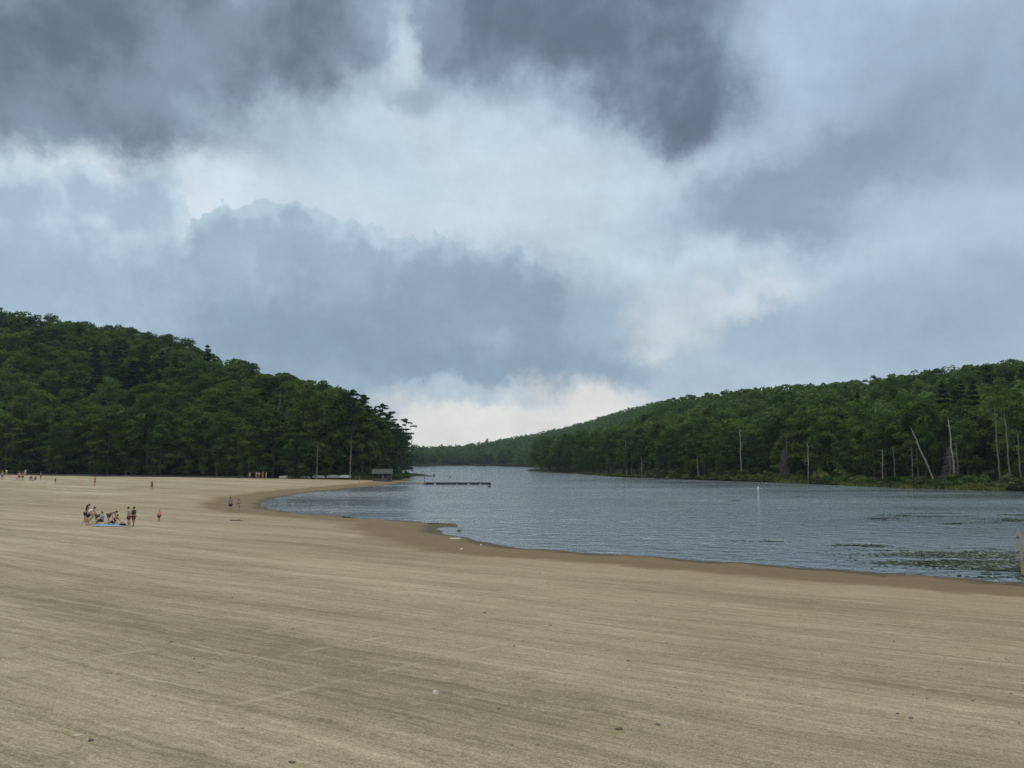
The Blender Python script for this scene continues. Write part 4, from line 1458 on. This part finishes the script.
for p in ((293, 629, 3), (171, 642.5, 6), (702, 693, 3.4), (747.5, 697, 3), (772, 680, 2.6), (898, 716, 4.6), (911, 720, 6), (972.6, 701, 4.5), (927, 698.5, 4), (913, 695, 3.4), (961.5, 670, 3.8), (1011, 695, 5), (1019, 725, 3.6),
          (894, 642, 3), (628, 662, 5), (546.6, 650, 3.2), (514, 646, 3.8), (484.5, 613.5, 4), (550.6, 625.5, 4), (434, 629.5, 3.4), (540, 574, 3.0), (636, 601, 3.2), (672, 606, 2.8), (675.5, 688, 4), (499, 709.5, 4), (232, 598, 3.2),
          (225, 613, 3.2), (194, 660, 3.4), (292, 763, 9), (585, 600, 2.4), (395, 703, 2.6), (491, 727, 3), (822, 655, 3), (760, 641, 2.4), (868, 690, 2.8), (1006, 660, 3), (990, 659, 3), (720, 636, 3)):
    stone(p[0], p[1], p[2] * 0.78, DARKST[int(p[0]) % 5], 'small dark stone scattered on the raked sand', 'small dark stones on the raked sand', 0.7)


for p in ((426, 523.6, 3), (431, 523.4, 4), (436, 523.9, 3), (440, 524.2, 5), (445, 524.4, 3.5), (449, 525.0, 4), (454, 525.2, 3), (457, 526.4, 3.4), (443, 526.1, 3), (433, 525.5, 3), (452, 531.5, 3.5), (464, 534.8, 3), (447, 533.4, 2.6)):
    stone(p[0], p[1], p[2], DARKST[int(p[0]) % 5], 'small dark rock among the debris on the muddy spit', 'small dark rocks on the muddy spit', 0.8)


def driftwood(px0, py0, px1, py1, r, label):
    a, b = on_ground(px0, py0), on_ground(px1, py1)
    m = a.lerp(b, 0.5) + Vector((0.1, 0.15, 0.02))
    s = Shape().tube([a + Vector((0, 0, r)), m + Vector((0, 0, r)), b + Vector((0, 0, r))], [r, r * 0.9, r * 0.45], 8)
    s.tube([m + Vector((0, 0, r)), m + Vector((0.3, -0.2, r + 0.25))], [r * 0.5, r * 0.2], 6)
    tag(s.put('driftwood', DARKBOARD), label, 'driftwood')


driftwood(428, 524.4, 441, 524.9, 0.06, 'thin dark driftwood stick lying along the muddy spit')
driftwood(230, 520.8, 244, 521.6, 0.05, 'dark stick lying on the damp sand below the child in mauve')
driftwood(343, 517.8, 352, 518.6, 0.06, 'dark stick at the waterline midway along the near edge of the inlet')


def shore_stones():
    """Rocks along the tip of the point and the pale ones across the lake."""
    rng = random.Random(4)
    for px, py, w, pale in ((412, 476.6, 4, 0), (415.5, 476.3, 4.5, 0), (419, 475.9, 4, 0), (423, 475.7, 3.4, 0), (427, 475.6, 2.6, 0)):
        x, y = at_z(px, py)
        s = px_size((x, y), w)
        o = link('rock', DARKST[int(px) % 5], loc=(x, y, 0.1), rz=px); o.scale = (s, s * 0.8, s * 0.55)
        tag(o, 'dark rock in the low spit at the tip of the point', 'rock', 'dark rocks on the spit at the point')
    for px, w, lab in ((929, 5, 'pale flat rock in the sedge below the leaning dead trunk'), (955.5, 4.5, 'pale rock in the sedge below the tallest bleached trunk'), (973, 4, 'pale rock at the end of the sedge toward the bare bank'),
                       (667, 5, 'dark boulder among the far waterside shrubs left of the whitest trunk'), (675, 3.5, 'smaller dark boulder beside the one among the far shrubs')):
        x, y, z = shore_spot(px, 0.6)
        s = px_size((x, y), w)
        o = link('rock', (PALEST if px > 900 else DARKST)[int(px) % 3], loc=(x, y, z + 0.15 * s), rz=px); o.scale = (s, s * 0.8, s * 0.6)
        tag(o, lab, 'rock')


shore_stones()


def timber_edge():
    pts = []
    s = Shape()
    xs = np.linspace(-190, -82, 25)
    for a, b in zip(xs[:-1], xs[1:]):
        def P(x):
            y = float(np.interp(x, [-900, -169, -120, -77], [268, 257, 252, 249])) - 1.2
            return Vector((x, y, gz(x, y) + 0.16))
        p, q = P(a), P(b - 0.25)
        s.tube([p, q], 0.24, 8)
    tag(s.put('log_edging', DARKBOARD), 'low dark log edging along the back of the beach at the foot of the wood', 'edging')


timber_edge()


def picnic_table(px, py, rz, label):
    g = on_ground(px, py)
    t = thing('picnic_table', g, label, 'picnic table', 'picnic tables at the wood edge', rz)
    s = Shape()
    for i in range(5): s.box((0, -0.32 + i * 0.16, 0.74), (1.9, 0.14, 0.045))
    s.put('tabletop', GREYBOARD, t, False)
    for sg in (-1, 1):
        b = Shape()
        for k in range(2): b.box((0, sg * (0.62 + 0.15 * k), 0.45), (1.9, 0.13, 0.045))
        b.put('bench', GREYBOARD, t, False)
    for sx_ in (-0.65, 0.65):
        f = Shape()
        for sg in (-1, 1): f.box((sx_, sg * 0.42, 0.36), (0.05, 0.09, 0.86), Matrix.Rotation(-sg * 0.5, 3, 'X'))
        f.box((sx_ + 0.05, 0, 0.40), (0.05, 1.5, 0.09)).box((sx_ + 0.05, 0, 0.68), (0.05, 0.7, 0.09))
        f.put('trestle', GREYBOARD, t, False)


picnic_table(124, 475.6, 0.1, 'picnic table in front of the dark wood with one person in white sitting at it')
picnic_table(219, 476.2, 0.15, 'empty picnic table in the shade of the wood, farther of two from the people')
picnic_table(229, 476.4, -0.1, 'empty picnic table in the shade of the wood, closer of two to the people')


def cloth(name, label, cat, px, py, w, d, mat, rz=0.0, seed=1):
    g = on_ground(px, py)
    rng = np.random.default_rng(seed)
    n = 22
    rows = []
    for i in range(n + 1):
        r = []
        for j in range(n + 1):
            x, y = w * (j / n - 0.5), d * (i / n - 0.5)
            X = g.x + x * math.cos(rz) - y * math.sin(rz); Y = g.y + x * math.sin(rz) + y * math.cos(rz)
            r.append((x + 0.02 * math.sin(i * 1.7), y + 0.02 * math.sin(j * 1.3), gz(X, Y) - g.z + 0.03 + 0.035 * float(value_noise(np.array([i * 0.6 + seed]), np.array([j * 0.6]), seed)[0])))
        rows.append(r)
    o = Shape().grid(rows, 0.012).put(name, mat, loc=g, rz=rz)
    tag(o, label, cat)
    return g


BLUECLOTH = surface('blue_blanket_cloth', (0.15, 0.30, 0.42), 0.9, 0.12, 3.0, 0.2, 0.01)
PINKCLOTH = surface('pink_blanket_cloth', (0.50, 0.42, 0.42), 0.9, 0.10, 3.0, 0.2, 0.01)
WHITECLOTH = surface('white_cloth', (0.70, 0.68, 0.64), 0.9, 0.08, 3.0, 0.2, 0.01)
DARKCLOTH = surface('dark_bag_cloth', (0.030, 0.032, 0.042), 0.8, 0.2, 5.0, 0.2, 0.01)
GREYPLASTIC = surface('pale_plastic', (0.55, 0.54, 0.50), 0.5, 0.06, 3.0, 0.0)
cloth('beach_blanket', 'light blue beach blanket spread under the crouching family group', 'blanket', 111.0, 525.6, 2.6, 2.2, BLUECLOTH, 0.06, 1)
cloth('beach_blanket', 'pale pink beach blanket under the far group near the wood', 'blanket', 35.5, 482.3, 4.2, 3.0, PINKCLOTH, 0.0, 2)
cloth('beach_towel', 'white towel lying on the sand beside the small child far up the beach', 'towel', 51, 483.6, 1.6, 1.2, WHITECLOTH, 0.1, 3)


def bag(px, py, L, H, label):
    g = on_ground(px, py)
    t = thing('beach_bag', g, label, 'bag', None, 0.2)
    s = Shape()
    s.grid([[Vector((L * (i / 10 - 0.5), 0.17 * (1 - 0.25 * abs(i / 5 - 1) ** 4) * math.cos(a), 0.03 + H / 2 + H / 2 * math.sin(a) * (1 - 0.2 * abs(i / 5 - 1) ** 3))) for a in [2 * math.pi * j / 14 for j in range(15)]] for i in range(11)])
    s.put('body', DARKCLOTH, t)
    for sg in (-1, 1):
        Shape().tube([(L * 0.25 * math.cos(a), sg * 0.07, H * 0.9 + 0.14 * math.sin(a)) for a in [math.pi * k / 8 for k in range(9)]], 0.013, 5).put('handle', DARKCLOTH, t)


bag(122.5, 525.8, 0.50, 0.20, 'dark bag at the right end of the light blue blanket')


def cooler():
    g = on_ground(14.5, 480.3)
    t = thing('cooler_box', g, 'pale box standing on the sand left of the far group on the pink blanket', 'cooler', None, 0.2)
    Shape().box((0, 0, 0.36), (1.0, 0.6, 0.66), bevel=0.05).put('box', GREYPLASTIC, t)
    Shape().box((0, 0, 0.75), (1.06, 0.66, 0.12), bevel=0.04).put('lid', HULLWHITE, t)
    Shape().tube([(-0.54, -0.2, 0.5), (-0.62, -0.2, 0.6), (-0.62, 0.2, 0.6), (-0.54, 0.2, 0.5)], 0.02, 6).put('handle', GREYPLASTIC, t)


cooler()
# ------------------------------------------------------------------ people
def plain(name, color, rough=0.8, vary=0.12): return surface(name, color, rough, vary, 14.0, 0.15, 0.005)


_mats = {}
PALETTE = {'skin': (0.42, 0.25, 0.165), 'skin_tan': (0.30, 0.165, 0.10), 'hair': (0.016, 0.012, 0.010), 'hair_brown': (0.06, 0.035, 0.02), 'white': (0.72, 0.72, 0.74), 'navy': (0.022, 0.028, 0.055), 'salmon': (0.60, 0.15, 0.11),
           'dark': (0.028, 0.026, 0.030), 'greygreen': (0.20, 0.225, 0.20), 'maroon': (0.19, 0.040, 0.050), 'lavender': (0.36, 0.32, 0.40), 'plum': (0.11, 0.035, 0.060), 'orange': (0.95, 0.20, 0.045), 'red': (0.62, 0.07, 0.04),
           'olive': (0.10, 0.085, 0.055), 'mauve': (0.20, 0.165, 0.20), 'blue': (0.22, 0.32, 0.55), 'yellow': (0.74, 0.62, 0.20), 'pink': (0.62, 0.36, 0.38), 'paleblue': (0.40, 0.50, 0.62), 'tan': (0.40, 0.27, 0.18), 'black': (0.012, 0.012, 0.014), 'eye': (0.01, 0.01, 0.01)}


def cloth_mat(c):
    if c not in _mats: _mats[c] = plain(c + ('_skin_tone' if 'skin' in c else '_cloth' if 'hair' not in c and c != 'eye' else '_strands'), PALETTE[c])
    return _mats[c]


def skin_mesh(name, verts, edges, radii, root, level=1):
    """Grow one smooth surface over a skeleton and bake it to a mesh."""
    me = bpy.data.meshes.new(name)
    me.from_pydata([tuple(v) for v in verts], edges, [])
    o = bpy.data.objects.new(name, me); COL.objects.link(o)
    sk = o.modifiers.new('skin', 'SKIN'); sk.use_smooth_shade = True
    if level: 
        sb = o.modifiers.new('smooth', 'SUBSURF'); sb.levels = level; sb.render_levels = level
    layer = me.skin_vertices[0].data
    for i, r in enumerate(radii):
        layer[i].radius = (r, r) if not hasattr(r, '__len__') else r
        layer[i].use_root = (i == root)
    bpy.context.view_layer.update()
    dg = bpy.context.evaluated_depsgraph_get()
    out = bpy.data.meshes.new_from_object(o.evaluated_get(dg))
    bpy.data.objects.remove(o); bpy.data.meshes.remove(me)
    out.name = name
    return out


def person(px, py, hpx, label, top='white', bottom='navy', skin='skin', hair='hair', face=0.0, lean=0.0, legs=((4, 0), (-4, 0)), arms=((6, 10), (6, 10)), seat=None, head=None, long_hair=False, sleeves=0.5, shorts=0.8,
           group=None, spread=1.0, stature=None, bulk=1.25):
    """face: degrees, 0 looks to the viewer, 90 to the right of the picture. legs: (thigh forward of down, knee bend). arms: (upper arm forward of down, elbow bend)."""
    g = on_ground(px, py)
    h = stature or px_size(g, hpx)
    R = math.radians
    fw = lambda a: Vector((0, -math.sin(R(a)), -math.cos(R(a))))        # a limb hanging down, swung forward
    upv = lambda a: Vector((0, -math.sin(R(a)), math.cos(R(a))))
    hip_c = Vector((0, 0, 0))
    t = upv(lean)
    waist = hip_c + upv(lean * 0.6) * 0.085 * h
    chest = waist + t * 0.125 * h
    neck = chest + t * 0.095 * h
    hl = lean if head is None else head
    hd = upv(hl)
    head_c = neck + hd * 0.105 * h
    side = Vector((1, 0, 0))
    shoulder, elbow, wrist, palm, hip, knee, ankle, toe = [], [], [], [], [], [], [], []
    for k, sg in enumerate((-1, 1)):
        sh = chest + t * 0.062 * h + side * sg * 0.098 * h
        a, e = arms[k]
        el = sh + (fw(a) + side * sg * 0.16).normalized() * 0.165 * h
        wr = el + (fw(a + e) + side * sg * 0.02).normalized() * 0.140 * h
        shoulder.append(sh); elbow.append(el); wrist.append(wr); palm.append(wr + fw(a + e + 8) * 0.045 * h)
        hp = hip_c + side * sg * 0.052 * h
        th, kn = legs[k]
        kneep = hp + (fw(th) + side * sg * 0.07 * spread).normalized() * 0.240 * h
        an = kneep + (fw(th - kn) + side * sg * 0.01).normalized() * 0.232 * h
        hip.append(hp); knee.append(kneep); ankle.append(an)
        fdir = fw(min(95, max(th - kn + 88, 60))) if seat is None else fw(max(th - kn + 80, 70))
        toe.append(an + fdir * 0.085 * h + Vector((0, 0, -0.012 * h)))
    low = min(min(p.z for p in ankle) - 0.030 * h, min(p.z for p in toe) - 0.014 * h, min(p.z for p in knee) - 0.03 * h)
    if seat is not None: low = min(hip_c.z - 0.075 * h, min(p.z for p in ankle) - 0.025 * h) if seat == 0 else hip_c.z - seat * h
    off = Vector((0, 0, -low))
    V = lambda p: p + off
    root = thing('person', g, label, 'person', group, R(face))
    names = dict(hip_c=hip_c, waist=waist, chest=chest, neck=neck)
    # body: one continuous skin
    vs, es, rd = [], [], []

    def add(p, r, parent=None):
        vs.append(V(p)); rd.append(r * h * bulk)
        if parent is not None: es.append((parent, len(vs) - 1))
        return len(vs) - 1
    i0 = add(hip_c, 0.068); i1 = add(waist, 0.062, i0); i2 = add(chest, 0.070, i1)
    i3 = add(neck - t * 0.02 * h, 0.034, i2); i4 = add(neck + hd * 0.03 * h, 0.029, i3)
    for k in (0, 1):
        a = add(shoulder[k], 0.036, i2); b = add(shoulder[k].lerp(elbow[k], 0.5), 0.029, a); c = add(elbow[k], 0.024, b)
        d = add(elbow[k].lerp(wrist[k], 0.45), 0.022, c); e = add(wrist[k], 0.015, d); add(palm[k], 0.019, e)
        a = add(hip[k] + (knee[k] - hip[k]) * 0.12, 0.054, i0); b = add(hip[k].lerp(knee[k], 0.5), 0.046, a); c = add(knee[k], 0.034, b)
        d = add(knee[k].lerp(ankle[k], 0.35), 0.033, c); e = add(ankle[k], 0.019, d); f = add(ankle[k].lerp(toe[k], 0.45) + Vector((0, 0, -0.006 * h)), 0.021, e); add(toe[k], 0.014, f)
    body = skin_mesh('body', vs, es, rd, 0, 1)
    bm = bmesh.new(); bm.from_mesh(body)
    rot = Matrix.Rotation(R(hl), 3, 'X')
    hc = V(head_c)

    def blob(c, r, mi=0, seg=12, ring=9):
        m = Matrix.Translation(c) @ rot.to_4x4() @ Matrix.Diagonal((r[0], r[1], r[2], 1))
        n0 = len(bm.faces)
        bmesh.ops.create_uvsphere(bm, u_segments=seg, v_segments=ring, radius=1, matrix=m)
        bm.faces.ensure_lookup_table()
        for fc in bm.faces[n0:]: fc.material_index = mi; fc.smooth = True
    L = lambda x, y, z: hc + rot @ Vector((x * h, y * h, z * h))
    blob(hc, (0.043 * h, 0.052 * h, 0.062 * h), 0, 16, 12)
    blob(L(0, -0.022, -0.032), (0.031 * h, 0.030 * h, 0.030 * h))          # jaw
    blob(L(0, -0.055, -0.010), (0.008 * h, 0.012 * h, 0.014 * h))          # nose
    blob(L(0, -0.048, -0.036), (0.014 * h, 0.006 * h, 0.004 * h))          # mouth
    for sg in (-1, 1):
        blob(L(sg * 0.044, 0.0, -0.004), (0.006 * h, 0.011 * h, 0.016 * h))
        blob(L(sg * 0.018, -0.047, 0.003), (0.0065 * h, 0.005 * h, 0.0045 * h), 1, 8, 6)
    # fingers: five tapered chains per hand
    for k, sg in enumerate((-1, 1)):
        w, p = V(wrist[k]), V(palm[k])
        d = (p - w).normalized(); across = side.cross(d).normalized()
        fs = Shape()
        for q in range(4):
            o_ = across * (q - 1.5) * 0.0085 * h
            ln = (0.036, 0.042, 0.039, 0.030)[q] * h
            b0 = p + o_; b1 = b0 + d * ln * 0.5 - side * sg * 0.004 * h; b2 = b1 + d * ln * 0.5 - side * sg * 0.012 * h
            fs.tube([b0 - d * 0.01 * h, b1, b2], [0.0055 * h, 0.005 * h, 0.0035 * h], 6)
        fs.tube([w + d * 0.015 * h + across * 0.008 * h, w + d * 0.035 * h + across * 0.024 * h, w + d * 0.055 * h + across * 0.026 * h], [0.007 * h, 0.006 * h, 0.004 * h], 6)
        tmp = fs.mesh('fingers'); bm.from_mesh(tmp); bpy.data.meshes.remove(tmp)
    me = bpy.data.meshes.new('body'); bm.to_mesh(me); bm.free(); bpy.data.meshes.remove(body)
    me.polygons.foreach_set('use_smooth', np.ones(len(me.polygons), bool))
    me.materials.append(cloth_mat(skin)); me.materials.append(cloth_mat('eye'))
    link('body', me, None, root)
    # hair
    hs = Shape()
    bmesh.ops.create_uvsphere(hs.bm, u_segments=18, v_segments=14, radius=1, matrix=Matrix.Translation(L(0, 0.007, 0.009)) @ rot.to_4x4() @ Matrix.Diagonal((0.050 * h, 0.058 * h, 0.064 * h, 1)))
    inv = rot.inverted()
    kill = [v for v in hs.bm.verts if (inv @ (v.co - hc)).y < -0.018 * h and (inv @ (v.co - hc)).z < 0.030 * h or (inv @ (v.co - hc)).z < -0.034 * h]
    bmesh.ops.delete(hs.bm, geom=kill, context='VERTS')
    if long_hair:
        back = t * -1 if lean < 25 else Vector((0, 0, -1))
        p0 = L(0, 0.045, 0.0)
        hs.tube([p0, p0 + Vector((0, 0.03 * h, 0)) + back * 0.05 * h, p0 + Vector((0, 0.02 * h, 0)) + back * 0.15 * h, p0 + back * 0.22 * h], [0.040 * h, 0.046 * h, 0.040 * h, 0.012 * h], 10)
    hs.put('hair', cloth_mat(hair), root)
    # shirt
    if top:
        vs, es, rd = [], [], []
        j1 = add(hip_c + (waist - hip_c) * 0.35, 0.080); j2 = add(chest, 0.086, j1); j3 = add(neck - t * 0.030 * h, 0.050, j2)
        for k in (0, 1):
            a = add(shoulder[k], 0.045, j2)
            if sleeves > 0: add(shoulder[k].lerp(elbow[k], sleeves), 0.038, a)
        m = skin_mesh('shirt', vs, es, rd, 1, 1); m.materials.append(cloth_mat(top)); link('shirt', m, None, root)
    if bottom:
        vs, es, rd = [], [], []
        j = add(hip_c + (waist - hip_c) * 0.3, 0.076); 
        for k in (0, 1):
            a = add(hip[k] + (knee[k] - hip[k]) * 0.12, 0.062, j); add(hip[k].lerp(knee[k], shorts * 0.6), 0.056, a); add(hip[k].lerp(knee[k], shorts), 0.053, len(vs) - 1)
        m = skin_mesh('shorts', vs, es, rd, 0, 1); m.materials.append(cloth_mat(bottom)); link('shorts', m, None, root)
    return root


FAM = 'family group around the light blue blanket'
person(85.0, 522.6, 19.0, 'long haired person in a dark top stooping behind the bending person in white', 'dark', 'navy', hair='hair', face=120, lean=24, long_hair=True, group=FAM)
person(87.6, 525.0, 20.8, 'person in a white shirt and navy shorts bending forward over the blanket', 'white', 'navy', face=90, lean=52, legs=((14, 6), (-14, 4)), arms=((22, 10), (30, 15)), head=45, group=FAM)
person(97.5, 523.6, 19, 'person in a salmon top and dark shorts doubled over above the blanket', 'salmon', 'dark', face=-80, lean=88, legs=((38, 78), (20, 70)), arms=((14, 10), (4, 15)), head=95, group=FAM)
person(101.5, 525.4, 18, 'dark haired person sitting on the blanket in blue and white clothes, legs out', 'blue', 'navy', face=-75, lean=-4, legs=((78, 50), (84, 20)), arms=((-20, 25), (30, 40)), seat=0, head=12, group=FAM, shorts=0.95)
person(108.3, 524.3, 19.5, 'person in a grey green shirt bent over with arms reaching down to the blanket', 'greygreen', 'olive', face=88, lean=82, legs=((8, 6), (-6, 2)), arms=((4, 6), (14, 8)), head=80, group=FAM)
person(113.5, 525.2, 18, 'person in a maroon top leaning back on the blanket', 'maroon', 'navy', face=-95, lean=-38, legs=((98, 60), (86, 14)), arms=((-40, 10), (-36, 10)), seat=0, head=-15, group=FAM)
person(128.2, 527.0, 20.2, 'person in a lavender top and plum shorts standing right of the blue blanket', 'lavender', 'plum', face=-70, lean=3, legs=((3, 2), (-10, 2)), head=14, group=FAM)
person(133.2, 526.5, 19.6, 'person in a dark top and maroon shorts standing beside the one in lavender', 'dark', 'maroon', skin='skin_tan', face=-100, lean=2, legs=((6, 2), (-8, 4)), arms=((25, 60), (20, 50)), group=FAM)
person(158.8, 521.4, 11.4, 'small child in an orange top and dark shorts walking alone right of the family group', 'orange', 'dark', face=35, lean=2, legs=((14, 6), (-14, 8)), arms=((20, 25), (-20, 25)), bulk=1.75)
person(230.2, 511.4, 14.4, 'child in a mauve top standing near the tip of the lake inlet', 'mauve', 'navy', face=170, legs=((8, 4), (-6, 4)))
person(239.0, 510.3, 11.0, 'smaller bare chested child following the one in mauve by the inlet', None, 'tan', skin='skin_tan', face=-120, lean=14, legs=((16, 10), (-10, 10)), arms=((-10, 20), (30, 20)))
person(94.6, 486.2, 9.6, 'person in red walking on the middle of the beach', 'red', 'red', face=-90, legs=((16, 6), (-16, 6)), arms=((20, 20), (-20, 20)))
person(151.7, 489.2, 9.0, 'person in olive brown standing alone on the middle of the beach', 'olive', 'olive', skin='skin_tan', face=10)
FAR = 'people on the pink blanket far up the beach'
person(2.0, 479.6, 9.0, 'person in a purplish grey top at the far left edge of the beach', 'mauve', 'navy', face=60)
person(6.3, 475.6, 6.4, 'person in a white shirt at the wood edge behind the far left of the beach', 'white', 'olive', face=20)
person(18.9, 480.4, 9.2, 'person in tan and black standing left of the pink blanket', 'tan', 'black', face=40, group=FAR)
person(22.4, 480.6, 9.0, 'person in maroon top and black shorts standing left end of the pink blanket', 'maroon', 'black', face=-30, group=FAR)
person(25.2, 475.8, 6.5, 'person in a white top standing behind the people on the pink blanket', 'white', 'paleblue', face=0)
person(30.6, 481.8, 9.0, 'person in maroon sitting on the pink blanket', 'maroon', 'plum', face=30, lean=-8, legs=((80, 60), (86, 30)), seat=0, group=FAR)
person(35.3, 481.8, 9.0, 'person in mauve sitting on the right half of the pink blanket', 'mauve', 'navy', face=-20, lean=-6, legs=((75, 70), (80, 60)), seat=0, group=FAR)
person(40.6, 480.0, 8.6, 'person all in black standing at the right end of the pink blanket', 'black', 'black', face=-60, group=FAR)
person(55.3, 483.8, 6.0, 'small child in dark clothes beside the white towel', 'dark', 'dark', face=-90, legs=((12, 8), (-12, 8)))
person(86.6, 474.6, 6.4, 'person in white walking along the wood edge by itself', 'white', 'white', face=-90, legs=((14, 6), (-14, 6)))
person(123.9, 475.3, 6.0, 'person in white sitting at the lone picnic table', 'white', 'olive', face=0, lean=8, legs=((88, 88), (88, 88)), seat=0.26, stature=1.7)
person(159.0, 475.9, 5.0, 'child in white at the wood edge between the picnic tables', 'white', 'paleblue', face=40)
SH = 'people standing in the shade beside the boats'
person(249.6, 478.0, 6.0, 'person in pale blue at the left of the standing group under the trees', 'paleblue', 'white', face=30, group=SH)
person(256.2, 478.4, 7.0, 'person in a white top, left of the one in pink under the trees', 'white', 'pink', face=60, group=SH)
person(258.9, 478.5, 7.0, 'person in a pink top in the middle of the group under the trees', 'pink', 'maroon', face=0, group=SH)
person(262.6, 478.5, 7.4, 'bare chested person in orange shorts in the group under the trees', None, 'orange', face=-40, group=SH)
person(266.0, 478.6, 7.2, 'person in a yellow shirt at the right of the group under the trees', 'yellow', 'tan', face=-70, group=SH)
